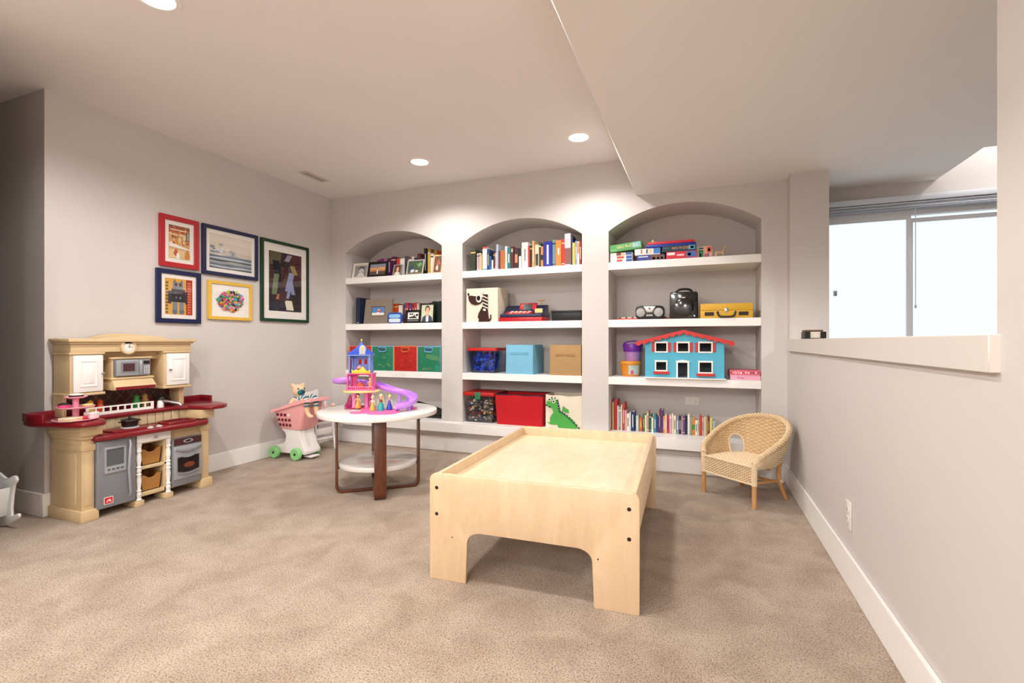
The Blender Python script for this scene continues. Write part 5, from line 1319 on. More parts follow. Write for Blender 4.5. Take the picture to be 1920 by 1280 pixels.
b = MB(); b.prism([(p[0] * 0.8, hh * 0.28 + (p[1] - hh / 2) * 0.34) for p in oct_], -0.0012, 0.001, 'xz'); b.build('photo_print', mat('#D8E2EC', 0.3), e)

# ------------------------------------------------------------------ storage bins
def open_bin(name, label, cat, x0, x1, yf, yb, z, h, m, top_grow=0.0, wall=0.004, soft=0.004, seed=1, sag=0.0):
    """a soft open-topped bin; returns its Empty (origin front-left of the middle)"""
    rr = random.Random(seed)
    w = (x1 - x0) / 2; dp = (yb - yf) / 2
    e = thing(name, label, cat, ((x0 + x1) / 2, (yf + yb) / 2, z + 0.0006))
    per = []
    n = 10
    for i in range(n): per.append((-1 + 2 * i / n, -1))
    for i in range(n): per.append((1, -1 + 2 * i / n))
    for i in range(n): per.append((1 - 2 * i / n, 1))
    for i in range(n): per.append((-1, 1 - 2 * i / n))
    K = len(per); ph = [rr.uniform(0, 6.28) for _ in range(6)]
    def ring(f, inset):
        o = []
        for i, (a, b_) in enumerate(per):
            g = 1 + (top_grow / w) * (f - 1)
            cr = max(0, abs(a) + abs(b_) - 1.85) * 0.12
            px = (w - inset) * a * g * (1 - cr); py = (dp - inset) * b_ * g * (1 - cr)
            am = soft * math.sin(f * PI) * (1 - abs(a * b_)) + soft * 0.3 * math.sin(i * 1.3 + ph[0] + f * 5) * f
            if abs(b_) >= abs(a): py += am * (1 if b_ > 0 else -1) * (1 if inset == 0 else 1)
            else: px += am * (1 if a > 0 else -1)
            zz = h * f
            if f > 0.99: zz -= sag * (1 - a * a) * (1 if b_ < 0 else 0.4) * (0.6 + 0.4 * math.sin(ph[1] + i))
            o.append((px, py, zz))
        return o
    loops = [ring(f, 0) for f in (0, 0.04, 0.25, 0.5, 0.75, 0.95, 1.0)] + [ring(f, wall) for f in (1.0, 0.75, 0.5, 0.25, 0.03)]
    b = MB(); vv = [p for l in loops for p in l]; fs = []
    for j in range(len(loops) - 1):
        for i in range(K): fs.append([j * K + i, j * K + (i + 1) % K, (j + 1) * K + (i + 1) % K, (j + 1) * K + i])
    fs.append(list(reversed(range(K)))); fs.append([(len(loops) - 1) * K + i for i in range(K)])
    b._add(vv, fs); b.build('bin_body', m, e, smooth=0.9)
    return e, w, dp
def spanx(l, r_, org, sc, yf): return at_y(org[0] + l / sc, 600, yf).x, at_y(org[0] + r_ / sc, 600, yf).x
def hgt(t, u, org, sc, yf, z): return at_y(u, org[1] + t / sc, yf).z - z
def cloth(h_, **kw): return mat(h_, 0.9, var=0.06, scale=18, bump=0.25, bscale=500, **kw)
O8, S8 = (620, 600), 6.4
REDM = mat('#D22A22', 0.5, var=0.06, alpha=0.5); GRNM = mat('#2E9A72', 0.5, var=0.06, alpha=0.42)
TRIM_B = mat('#7EB4D8', 0.5); TRIM_O = mat('#E8763A', 0.5)
bins1 = [(228, 488, 'R', 'red mesh toy bin behind the castle roof'), (497, 752, 'G', 'green mesh toy bin beside the castle, full of dark green toys'), (762, 1034, 'R', 'red mesh toy bin between two green ones'), (1042, 1318, 'G', 'green mesh toy bin holding a yellow truck and a teal ball')]
BR = random.Random(4)
def heap(name, label, cat, cx, cy, z, w, dp, h, cols, n, size, seed, parent=None):
    rr = random.Random(seed); b = MB()
    for i in range(n):
        f = rr.random()
        x = rr.uniform(-w, w); y = rr.uniform(-dp, dp); zz = size + (h - 2 * size) * f * (1 - 0.12 * (abs(x) / w) ** 2)
        b.mi = rr.randrange(len(cols))
        s_ = size * rr.uniform(0.6, 1.3)
        b.M = Matrix.Translation((x, y, zz)) @ Matrix.Rotation(rr.uniform(0, 6), 4, 'Z') @ Matrix.Rotation(rr.uniform(-1, 1), 4, 'X')
        if rr.random() < 0.75: b.box(-s_, s_, -s_ * 0.6, s_ * 0.6, -s_ * 0.4, s_ * 0.4)
        else: b.ell((0, 0, 0), s_ * 0.8, n=8, m=6)
    b.M = None
    o = b.build(name, [mat(c_, 0.45) for c_ in cols], None, loc=(cx, cy, z))
    return tag(o, label, cat, kind='stuff')
for i, (l, r_, k_, lab) in enumerate(bins1):
    yf, yb = YB + 0.012, YB + 0.27
    x0, x1 = spanx(l, r_, O8, S8, yf)
    h = hgt(316, 740, O8, S8, yf, SH3)
    e, w, dp = open_bin('mesh_bin', lab, 'toy bin', x0, x1, yf, yb, SH3, h, REDM if k_ == 'R' else GRNM, 0.0, 0.003, 0.003, i + 2)
    tr = TRIM_O if k_ == 'R' else TRIM_B
    b = MB(); b.tube([(w * a, dp * c_, h) for a, c_ in ((-1, -1), (1, -1), (1, 1), (-1, 1))], 0.004, 6, True); b.build('rim_piping', tr, e)
    for s in (-1, 1):
        b = MB(); b.cyl((s * w, -dp, 0.004), (s * w, -dp, h), 0.004, n=6); b.build('corner_piping', tr, e)
    b = MB(); b.tube([(-0.045, -dp - 0.005, h - 0.012), (-0.042, -dp - 0.006, h - 0.038), (-0.028, -dp - 0.006, h - 0.05), (0.028, -dp - 0.006, h - 0.05), (0.042, -dp - 0.006, h - 0.038), (0.045, -dp - 0.005, h - 0.012)], 0.0045, 6, True); b.build('handle', tr, e)
    b = MB(); b.prism([(-0.044, h - 0.013), (0.044, h - 0.013), (0.040, h - 0.036), (0.027, h - 0.048), (-0.027, h - 0.048), (-0.040, h - 0.036)], -dp - 0.0055, -dp - 0.0045, 'xz'); b.build('handle_slot', mat('#24546E' if k_ == 'G' else '#8E1A16', 0.6), e)
    cx, cy = (x0 + x1) / 2, (yf + yb) / 2
    if i == 1: heap('toy_heap', 'heap of green and yellow toys inside the green mesh bin beside the castle', 'toys', cx, cy, SH3 + 0.006, w * 0.86, dp * 0.8, h * 0.75, ['#3E7A44', '#A8B04A', '#2A5A48', '#D8C04A', '#5A8A3A'], 60, 0.016, 21)
    if i in (0, 2): heap('toy_heap', 'heap of red toys inside the red mesh bin %s' % ('behind the castle roof' if i == 0 else 'between green bins'), 'toys', cx, cy, SH3 + 0.006, w * 0.86, dp * 0.8, h * 0.72, ['#D8564A', '#E89A8A', '#B02A22', '#8A1E1A'], 50, 0.019, 22 + i)
    if i == 3:
        q = thing('toy_truck', 'yellow toy truck lying on top inside the green mesh bin', 'toy truck', (cx - 0.02, cy, SH3 + 0.105), 0.0); q.rotation_euler = (0, 0.22, 0.1)
        b = MB(); b.box(-0.075, 0.05, -0.035, 0.035, 0.0, 0.045); b.build('cargo_box', mat('#D8CE62', 0.4), q, bevel=0.004)
        b = MB(); b.box(0.052, 0.085, -0.03, 0.03, 0.0, 0.032); b.build('cab', mat('#C9B84A', 0.4), q, bevel=0.004)
        for wx in (-0.05, 0.03):
            for s in (-1, 1):
                b = MB(); b.lathe([(0, -0.005), (0.014, -0.005), (0.014, 0.005), (0, 0.005)], (wx, s * 0.036, -0.004), 14, 'y'); b.build('wheel', DARK, q)
        q = tag(MB().ell((0, 0, 0.028), 0.028).build('toy_ball', mat('#3EC0B8', 0.4), None, loc=(cx + 0.06, cy - 0.075, SH3 + 0.005)), 'teal ball at the bottom of the green mesh bin', 'ball')
        for j, (dx, c_, nm) in enumerate(((-0.075, '#E09A3A', 'orange'), (-0.02, '#D8763A', 'rust coloured'))):
            q = thing('toy_car', '%s toy car at the bottom of the green mesh bin' % nm, 'toy car', (cx + dx, cy - 0.08, SH3 + 0.006))
            b = MB(); b.prism([(-0.024, 0.007), (0.024, 0.007), (0.024, 0.018), (0.012, 0.02), (0.006, 0.031), (-0.012, 0.031), (-0.017, 0.02), (-0.024, 0.018)], -0.014, 0.014, 'xz'); b.build('car_body', mat(c_, 0.35), q, bevel=0.002)
            for wx in (-0.014, 0.014):
                for s in (-1, 1):
                    b = MB(); b.lathe([(0, -0.003), (0.007, -0.003), (0.007, 0.003), (0, 0.003)], (wx, s * 0.014, 0.007), 10, 'y'); b.build('wheel', DARK, q)
# dark folded tray at the bottom of the picture-side niche
q = thing('flat_black_case', 'thin black folding case propped at the bottom of the niche behind the castle', 'case', (-2.53, YB + 0.20, LEDGE + 0.0005)); q.rotation_euler = (0, 0, 0.05)
b = MB(); b._add([(-0.20, -0.10, 0.0), (0.27, -0.12, 0.0), (0.27, 0.10, 0.015), (-0.14, 0.14, 0.10), (-0.20, -0.10, 0.016), (0.27, -0.12, 0.014), (0.27, 0.10, 0.03), (-0.14, 0.14, 0.125)], [(3, 2, 1, 0), (4, 5, 6, 7), (0, 1, 5, 4), (1, 2, 6, 5), (2, 3, 7, 6), (3, 0, 4, 7)])
b.build('case_shell', mat('#23211F', 0.5), q, bevel=0.004)
b = MB(); b._add([(-0.24, -0.06, 0.055), (0.02, -0.05, 0.045), (0.05, 0.02, 0.075), (-0.20, 0.02, 0.095), (-0.24, -0.06, 0.062), (0.02, -0.05, 0.052), (0.05, 0.02, 0.082), (-0.20, 0.02, 0.102)], [(3, 2, 1, 0), (4, 5, 6, 7), (0, 1, 5, 4), (1, 2, 6, 5), (2, 3, 7, 6), (3, 0, 4, 7)])
b.build('flap', mat('#2E2A26', 0.5), q, bevel=0.002)

# middle niche, second shelf: dog bin, cash register, black box
OM, SM = (860, 420), 6.4
CANV = cloth('#E6DCC9')
yf, yb = YB + 0.014, YB + 0.27
x0, x1 = spanx(88, 470, OM, SM, yf); h = hgt(770, 900, OM, SM, yf, SH2)
e, w, dp = open_bin('canvas_bin', 'cream canvas bin with a brown dachshund picture on its front', 'storage bin', x0, x1, yf, yb, SH2, h, CANV, 0.0, 0.005, 0.004, 31)
BRN = cloth('#3A2018'); CRM = cloth('#F0E8D8'); BLK = cloth('#141212')
def A(px, py): return ((px - 279) / 382 * (2 * w), (1160 - py) / 390 * h)
y_ = -dp - 0.009
def applique(name, pts, m_, lift=0.0):
    b = MB(); b.prism([A(*p) for p in pts], y_ - lift, y_ - lift + 0.0012, 'xz'); b.build(name, m_, e)
applique('dog_head', [(120, 862), (150, 852), (290, 876), (290, 930), (262, 955), (210, 966), (160, 950), (130, 915)], BRN)
applique('dog_ear', [(296, 842), (357, 845), (357, 1005), (296, 1000)], BRN, 0.0006)
applique('dog_body', [(290, 985), (352, 985), (362, 1080), (372, 1160), (244, 1160), (250, 1130), (236, 1105), (246, 1060), (275, 1010)], BRN, 0.0003)
applique('dog_tail', [(352, 1160), (366, 1135), (384, 1120), (384, 1080), (396, 1076), (397, 1125), (385, 1150), (365, 1162)], BRN)
for k_ in range(4): applique('ear_stripe', [(297, 856 + 38 * k_), (357, 884 + 38 * k_), (357, 896 + 38 * k_), (297, 868 + 38 * k_)], CRM, 0.0012)
applique('dog_eye_white', [(250 + 34 * math.cos(a), 890 + 46 * math.sin(a)) for a in [2 * PI * i / 18 for i in range(18)]], CRM, 0.0014)
applique('dog_eye', [(246 + 22 * math.cos(a), 886 + 30 * math.sin(a)) for a in [2 * PI * i / 16 for i in range(16)]], BLK, 0.002)
applique('dog_nose', [(123 + 11 * math.cos(a), 838 + 18 * math.sin(a)) for a in [2 * PI * i / 12 for i in range(12)]], BLK, 0.001)
applique('dog_paw', [(300, 1010), (326, 1008), (335, 1030), (318, 1036), (300, 1025)], CRM, 0.0012)
applique('fabric_tab', [(270, 795), (300, 795), (300, 830), (270, 830)], CRM, 0.0005)
# toy cash register
yf = YB + 0.03
x0, x1 = spanx(485, 1000, OM, SM, yf); rw = (x1 - x0) / 2; h = hgt(935, 980, OM, SM, yf, SH2)
e = thing('toy_cash_register', 'red and blue toy cash register with screen on the middle niche shelf', 'cash register', ((x0 + x1) / 2, yf + 0.10, SH2 + 0.0006))
RR_, RB = mat('#B81C26', 0.35), mat('#232A4A', 0.35)
b = MB(); b.box(-rw, rw, -0.10, 0.12, 0, h * 0.23); b.build('drawer', RR_, e, bevel=0.006)
b = MB(); b.prism([(-0.105, h * 0.23), (0.11, h * 0.23), (0.11, h * 0.9), (0.07, h * 0.9), (-0.04, h * 0.45), (-0.105, h * 0.38)], -rw * 0.95, rw * 0.98, 'yz'); b.build('register_body', RB, e, bevel=0.006)
b = MB(); b.prism([(0.0, h * 0.5), (0.03, h * 0.5), (0.06, h * 1.0), (0.03, h * 1.0)], -rw * 0.25, rw * 0.55, 'yz'); sc_ = b.build('screen_housing', RR_, e, bevel=0.004)
b = MB(); b._add([(-rw * 0.05, -0.0008, h * 0.62), (rw * 0.35, -0.0008, h * 0.62), (rw * 0.35, 0.026, h * 0.92), (-rw * 0.05, 0.026, h * 0.92)], [(0, 1, 2, 3)]); b.build('screen', mat('#2A3A34', 0.2), e, thick=0.004)
b = MB(); b._add([(-rw * 0.7, -0.1, h * 0.4), (rw * 0.5, -0.1, h * 0.4), (rw * 0.5, -0.03, h * 0.55), (-rw * 0.7, -0.03, h * 0.55)], [(0, 1, 2, 3)]); b.build('key_panel', RR_, e, thick=0.006)
KEYS = ['#F0E6DE', '#E8A07A', '#F0E6DE', '#E8C4A0']
for r_ in range(3):
    for k_ in range(5):
        yy = -0.085 + r_ * 0.022; zz = h * 0.40 + r_ * h * 0.055
        b = MB(); b.box(-rw * 0.55 + k_ * rw * 0.2, -rw * 0.55 + k_ * rw * 0.2 + rw * 0.14, yy, yy + 0.014, zz, zz + h * 0.05); b.build('key', mat(KEYS[(k_ + r_) % 4], 0.4), e, bevel=0.001, seg=1)
b = MB(); b.box(rw * 0.6, rw * 0.94, -0.055, -0.045, h * 0.45, h * 0.66); b.build('price_card', mat('#E6D58A', 0.5), e)
b = MB(); b.cyl((rw * 0.72, 0.06, h * 0.9), (rw * 0.72, 0.06, h * 1.12), 0.004, n=8); b.prism([(rw * 0.72 + p[0], 0.06 + p[1]) for p in circ(0.03, 18, ry=0.02)], h * 1.12, h * 1.16, 'xy'); b.build('scale_pan', mat('#D8A43A', 0.4), e)
# black storage box
yf = YB + 0.02
x0, x1 = spanx(1110, 1470, OM, SM, yf); h = hgt(1035, 1060, OM, SM, yf, SH2)
e = thing('storage_box', 'low black storage box beside the toy cash register', 'storage box', ((x0 + x1) / 2, yf + 0.09, SH2 + 0.0006))
hw = (x1 - x0) / 2; BKB = mat('#171717', 0.45)
b = MB(); b.frus((-hw * 0.97, hw * 0.97, -0.085, 0.085), (-hw, hw, -0.09, 0.09), 0, h * 0.8); b.build('box_body', BKB, e, bevel=0.003)
b = MB(); b.box(-hw * 1.02, hw * 1.0, -0.093, 0.093, h * 0.8, h); b.build('lid', BKB, e, bevel=0.004)

# third shelf of the middle niche
OT, STC = (860, 610), 6.096
def clear_bin(label, l, r_, t, yf, dep, z, body_m, lid_col, heap_args, clasp=None, taper=0.02):
    x0, x1 = spanx(l, r_, OT, STC, yf); h = hgt(t, OT[0] + (l + r_) / 2 / STC, OT, STC, yf, z); w = (x1 - x0) / 2
    e = thing('clear_bin', label, 'storage bin', ((x0 + x1) / 2, yf + dep / 2, z + 0.0006))
    b = MB()
    wt = 0.003; hb = h * 0.88
    ob, ot = (-w + taper, w - taper, -dep / 2 + taper, dep / 2 - taper), (-w, w, -dep / 2, dep / 2)
    def rl(rc, z_, i=0.0):
        return [(p[0], p[1], z_) for p in rrect(rc[0] + i, rc[1] - i, rc[2] + i, rc[3] - i, 0.02, 3)]
    loops = [rl(ob, 0), rl(ot, hb), rl(ot, hb, wt), rl(ob, wt, wt)]
    K = len(loops[0]); fs = []
    for j in range(3):
        for i in range(K): fs.append([j * K + i, j * K + (i + 1) % K, (j + 1) * K + (i + 1) % K, (j + 1) * K + i])
    fs.append(list(reversed(range(K)))); fs.append([3 * K + i for i in range(K)])
    b._add([p for l_ in loops for p in l_], fs); b.build('bin_body', body_m, e)
    b = MB(); b.prism(rrect(-w - 0.006, w + 0.006, -dep / 2 - 0.006, dep / 2 + 0.006, 0.02), hb + 0.0005, h, 'xy'); b.build('lid', mat(lid_col, 0.4), e, bevel=0.004)
    if clasp:
        b = MB(); b.box(-0.028, 0.028, -dep / 2 - 0.012, -dep / 2 - 0.004, hb - 0.03, h + 0.002); b.build('clasp', mat(clasp, 0.4), e, bevel=0.003)
    nm, lab2, cols, n, size, fill, sd = heap_args
    heap(nm, lab2, 'toys', (x0 + x1) / 2, yf + dep / 2, z + 0.005, w - taper - 0.018, dep / 2 - taper - 0.02, hb * fill, cols, n, size, sd)
CLEAR = thin_glass('clear_plastic', (0.93, 0.95, 0.97, 1), 0.08, 1.6); CLEARB = thin_glass('blue_plastic', (0.62, 0.76, 0.95, 1), 0.06, 1.6)
clear_bin('blue-filled clear plastic bin with a red lid on the middle niche shelf', 100, 425, 258, YB + 0.05, 0.26, SH3, CLEARB, '#C2241F', ('toy_bricks', 'heap of blue toy pieces inside the clear bin with red lid', ['#16379A', '#1E5AC8', '#2C74D8', '#0F2A6E', '#5A9AE8'], 240, 0.019, 0.95, 41))
clear_bin('clear plastic bin of mixed toy bricks with red lid and green clasp', 45, 400, 765, YB + 0.015, 0.30, LEDGE, CLEAR, '#B81F22', ('toy_bricks', 'mixed coloured toy bricks inside the clear bin with green clasp', ['#8A8A8E', '#E8E4DC', '#2A2A30', '#B8342A', '#2E4A8A', '#D8C8A8', '#5A5A60', '#C9A03A', '#6E6A66'], 620, 0.0135, 0.9, 42), '#2E7A52')
def fabric_bin(label, l, r_, t, yf, yb, z, hexc, seed, grow=0.0, sag=0.0, pocket=None):
    x0, x1 = spanx(l, r_, OT, STC, yf); h = hgt(t, OT[0] + (l + r_) / 2 / STC, OT, STC, yf, z)
    e, w, dp = open_bin('fabric_bin', label, 'storage bin', x0, x1, yf, yb, z, h, cloth(hexc), grow, 0.005, 0.008, seed, sag)
    return e, w, dp, h
e, w, dp, h = fabric_bin('light blue fabric storage bin between the clear and tan bins', 538, 850, 222, YB + 0.012, YB + 0.29, SH3, '#7CBBD8', 51)
b = MB(); b.box(-0.085, 0.085, -dp - 0.0065, -dp - 0.004, h * 0.66, h * 0.76); b.build('handle_strap', cloth('#6CACCB'), e, bevel=0.001)
e, w, dp, h = fabric_bin('tan fabric storage bin next to the light blue one', 1040, 1400, 222, YB + 0.012, YB + 0.27, SH3, '#B08E62', 52)
b = MB(); b.box(-0.085, 0.085, -dp - 0.0065, -dp - 0.004, h * 0.62, h * 0.71); b.build('handle_strap', cloth('#A07E54'), e, bevel=0.001)
e, w, dp, h = fabric_bin('large red fabric basket with dark lining below the light blue bin', 412, 968, 800, YB + 0.01, YB + 0.32, LEDGE, '#BE1620', 53, 0.014, 0.0)
b = MB()
x_ = w * 0.985; d_ = dp * 0.985
b.prism([(-x_ + 0.006, -d_ + 0.006), (x_ - 0.006, -d_ + 0.006), (x_ - 0.006, d_ - 0.006), (-x_ + 0.006, d_ - 0.006)], h * 0.80, h * 0.815, 'xy'); b.build('lining', cloth('#1C2030'), e)
b = MB(); b.tube([(x_ * a, d_ * c_, h + 0.001) for a, c_ in ((-1, -1), (1, -1), (1, 1), (-1, 1))], 0.005, 6, True); b.build('dark_rim', cloth('#23222C'), e)
# dinosaur canvas bin
yf = YB + 0.004
x0, x1 = spanx(985, 1408, OT, STC, yf); h = hgt(800, 1060, OT, STC, yf, LEDGE)
e, w, dp = open_bin('canvas_bin', 'cream canvas bin with a green dinosaur picture on its front', 'storage bin', x0, x1, yf + 0.012, yf + 0.26, LEDGE, h, CANV, 0.0, 0.005, 0.004, 54, 0.012)
DGR, DGD = cloth('#4FA64A'), cloth('#1F4E3C')
y_ = -dp - 0.009
def A(px, py): return ((px - 1196) / 424 * (2 * w), (1190 - py) / 390 * h)
applique('dino_body', [(1005, 1125), (1045, 1125), (1042, 1075), (1060, 1035), (1085, 1010), (1068, 960), (1030, 950), (998, 925), (1005, 880), (1030, 840), (1085, 850), (1120, 870), (1130, 930), (1150, 995), (1200, 1020), (1280, 1060), (1330, 1110), (1355, 1185), (1140, 1185), (1130, 1150), (1050, 1150)], DGR)
for k_ in range(13):
    f = k_ / 12.0
    px = 1122 + (1150 - 1122) * min(1, f * 3) + (0 if f < 0.33 else (f - 0.33) / 0.67 * 215); py = 868 + min(1, f * 3) * 125 + (0 if f < 0.33 else ((f - 0.33) / 0.67) ** 1.3 * 180)
    applique('dino_spike', [(px - 12, py - 10), (px + 18, py - 14), (px + 14, py + 22)], DGD, 0.0008)
applique('dino_wing', [(1180, 985), (1195, 925), (1225, 950), (1255, 965), (1265, 1005), (1230, 1000)], DGR, 0.0006)
for (ex, ey) in ((1038, 858), (1085, 877)):
    applique('dino_eye_white', [(ex + 20 * math.cos(a), ey + 20 * math.sin(a)) for a in [2 * PI * i / 16 for i in range(16)]], CRM, 0.0014)
    applique('dino_eye', [(ex + 11 * math.cos(a), ey + 11 * math.sin(a)) for a in [2 * PI * i / 14 for i in range(14)]], BLK, 0.002)
for (ex, ey) in ((1002, 925), (1040, 943)): applique('dino_nostril', [(ex + 10 * math.cos(a), ey + 10 * math.sin(a)) for a in [2 * PI * i / 10 for i in range(10)]], BLK, 0.001)
for (ex, ey) in ((1065, 826), (1102, 832)): applique('dino_horn', [(ex - 10, ey + 14), (ex + 10, ey + 14), (ex, ey - 10)], DGD, 0.001)

# ------------------------------------------------------------------ niche by the chair
O3, S3 = (1130, 440), 6.194
def game(l, r_, t, bt, yf, dep, z0, label, col, prints=(), txt=None, tcol='#F4E8C0', lift=0.0, tsize=0.5, turn=0.0, name='game_box', want=False):
    x0, x1 = spanx(l, r_, O3, S3, yf); u = O3[0] + (l + r_) / 2 / S3
    h = at_y(u, O3[1] + t / S3, yf).z - at_y(u, O3[1] + bt / S3, yf).z
    e = thing(name, label, 'game box', ((x0 + x1) / 2, yf, z0 + 0.0005), turn, 'boxed games on the top shelf')
    w = (x1 - x0) / 2
    b = MB(); b.box(-w + 0.002, w - 0.002, 0.002, dep - 0.002, 0, h * 0.5); b.build('box_base', mat(col, 0.45), e)
    b = MB(); b.box(-w, w, 0, dep, h * 0.12, h); b.build('box_lid', mat(col, 0.4, var=0.06), e, bevel=0.0008, seg=1)
    for (c_, f0, f1, g0, g1) in prints:
        b = MB(); b.box(-w + 2 * w * f0, -w + 2 * w * f1, -0.0006, 0.0004, h * (0.14 + 0.84 * g0), h * (0.14 + 0.84 * g1)); b.build('box_print', mat(c_, 0.45), e)
    if txt:
        text(txt, h * tsize, mat(tcol, 0.5), e, (0.12 * w, -0.0008, h * 0.55), (PI / 2, 0, 0), 'lettering')
    return h if not want else e
yf = YB + 0.03
z = SH1
for i, (c_, pr) in enumerate((('#E9E3DA', [('#2E5AA8', 0.72, 0.98, 0, 1), ('#C23A30', 0.3, 0.55, 0.2, 0.9)]), ('#EDE7DE', [('#2E62B4', 0.72, 0.98, 0, 1), ('#B8503A', 0.3, 0.62, 0.1, 0.9)]), ('#E4DED6', [('#36569C', 0.70, 0.98, 0.1, 1), ('#7A3A34', 0.28, 0.5, 0, 1), ('#C8B08A', 0.52, 0.66, 0, 1)]))):
    z += game(88, 345, 200 + 0, 238, yf + 0.004 * i, 0.19, z, '%s white flat game box with blue end, under the green puzzle box' % ('lowest', 'middle', 'topmost')[i], c_, pr) + 0.001
gb = game(85, 455, 112, 196, yf, 0.2, z, 'green puzzle box on top of the white flat game boxes', '#5AA05E', [('#7FC0C8', 0.72, 0.97, 0.1, 0.9), ('#7FBE7A', 0.02, 0.22, 0.05, 0.25)], 'GEO PUZZLE', '#F2E2A0', want=True)
gb.rotation_euler = (0, -0.095, 0); gb.location.z += 0.0135
h1 = game(398, 722, 228, 298, yf, 0.2, SH1, 'navy game box with brown picture, under the white and blue box', '#2C3A86', [('#6E4A3A', 0.5, 0.98, 0.05, 0.95), ('#D8DCE8', 0.05, 0.4, 0.6, 0.8), ('#C8A878', 0.56, 0.66, 0.1, 0.5), ('#C8A878', 0.72, 0.8, 0.1, 0.5), ('#C8A878', 0.86, 0.94, 0.1, 0.5)])
game(372, 668, 155, 226, yf - 0.004, 0.2, SH1 + h1 + 0.001, 'white and blue game box lying on the navy one', '#E2E4E8', [('#3A78C0', 0.74, 1.0, 0, 1), ('#B87A5A', 0.24, 0.3, 0.1, 0.9), ('#6A5A54', 0.45, 0.52, 0.1, 0.9), ('#D8C8B0', 0.55, 0.7, 0.1, 0.9)])
h1 = game(738, 1098, 196, 286, yf, 0.2, SH1, 'red game box with blue picture, under the dark puzzle box', '#CC2A3C', [('#3E6AB0', 0.66, 0.97, 0.1, 0.95), ('#E8D8D4', 0.7, 0.8, 0.3, 0.7), ('#F0E2E0', 0.03, 0.28, 0.5, 0.9), ('#F0C8C8', 0.35, 0.58, 0.35, 0.6)])
h2 = game(690, 1086, 130, 200, yf, 0.2, SH1 + h1 + 0.001, 'dark teal puzzle box lying on the red game box', '#1E3A48', [('#4A90B0', 0.77, 0.97, 0.08, 0.92), ('#C86A4A', 0.84, 0.93, 0.3, 0.7), ('#4A7A84', 0.04, 0.2, 0.5, 0.65)], 'GEO PUZZLE', '#E8A46A')
zc = SH1 + h1 + h2 + 0.003
x0, x1 = spanx(500, 1085, O3, S3, yf + 0.02); w = (x1 - x0) / 2
e = thing('carry_case', 'red and blue plastic carry case lying on top of the game boxes', 'case', ((x0 + x1) / 2, yf + 0.12, zc)); e.rotation_euler = (0, 0.0, 0)
b = MB(); b.prism([(-w, 0), (w, 0), (w, 0.022), (-w, 0.022)], -0.09, 0.09, 'xz'); b.build('case_base', mat('#22389A', 0.35), e, bevel=0.006)
b = MB(); b.prism([(-w * 0.98, 0.0225), (w * 0.98, 0.0225), (w * 0.92, 0.045), (-w * 0.9, 0.045)], -0.085, 0.085, 'xz'); b.build('case_lid', mat('#C6283A', 0.35), e, bevel=0.006)
b = MB(); b.lathe([(0.011, 0.03), (0.011, 0.056), (0.004, 0.062), (0, 0.062)], (-w * 0.72, -0.07, 0), 14); b.build('latch_knob', mat('#D8C88A', 0.4), e)
for i, (l, r_, t, c_, pr, lab) in enumerate(((1108, 1178, 140, '#D8D2C0', [('#2E6A3A', 0.1, 0.9, 0.1, 0.75), ('#2A2A28', 0.1, 0.9, 0.8, 0.95), ('#C2402E', 0.3, 0.5, 0.1, 0.4)], 'upright green and white card box beside the red game box'), (1182, 1275, 132, '#D89A84', [('#C85A44', 0.3, 0.9, 0.45, 0.9), ('#B8384A', 0.05, 0.3, 0.05, 0.35), ('#3E5AA0', 0.35, 0.55, 0.05, 0.4), ('#E8D0B0', 0.45, 0.7, 0.55, 0.8)], 'upright salmon pictorial card box beside the wooden animal'))):
    x0, x1 = spanx(l, r_, O3, S3, yf + 0.02); h = hgt(t, 1320, O3, S3, yf + 0.02, SH1)
    e = thing('card_box', lab, 'game box', ((x0 + x1) / 2, yf + 0.02, SH1 + 0.0005)); w = (x1 - x0) / 2
    b = MB(); b.box(-w, w, 0, 0.12, 0, h); b.build('box_body', mat(c_, 0.45), e, bevel=0.001, seg=1)
    for (cc, f0, f1, g0, g1) in pr:
        b = MB(); b.box(-w + 2 * w * f0, -w + 2 * w * f1, -0.0006, 0.0004, h * g0, h * g1); b.build('box_print', mat(cc, 0.45), e)
e = thing('wooden_animal', 'small pale wooden toy giraffe at the end of the game shelf', 'toy animal', (at_y(1130 + 1365 / 6.194, 470, YB + 0.06).x, YB + 0.06, SH1 + 0.0005))
b = MB(); b.prism([(-0.035, 0), (-0.025, 0), (-0.022, 0.025), (0.012, 0.025), (0.015, 0), (0.025, 0), (0.026, 0.035), (0.034, 0.065), (0.048, 0.066), (0.048, 0.078), (0.03, 0.085), (0.022, 0.08), (0.012, 0.045), (-0.03, 0.045), (-0.04, 0.03)], -0.007, 0.007, 'xz'); b.build('animal_body', wood('#B8946A', '#CDAE84', 20, 0.5), e, bevel=0.002)
for (sx, sz) in ((-0.02, 0.036), (0.0, 0.034), (0.022, 0.06)):
    b = MB(); b.lathe([(0, -0.0082), (0.004, -0.0082), (0.004, -0.006)], (sx, 0, sz), 8, 'y'); b.build('spot', mat('#8E6A44', 0.5), e)

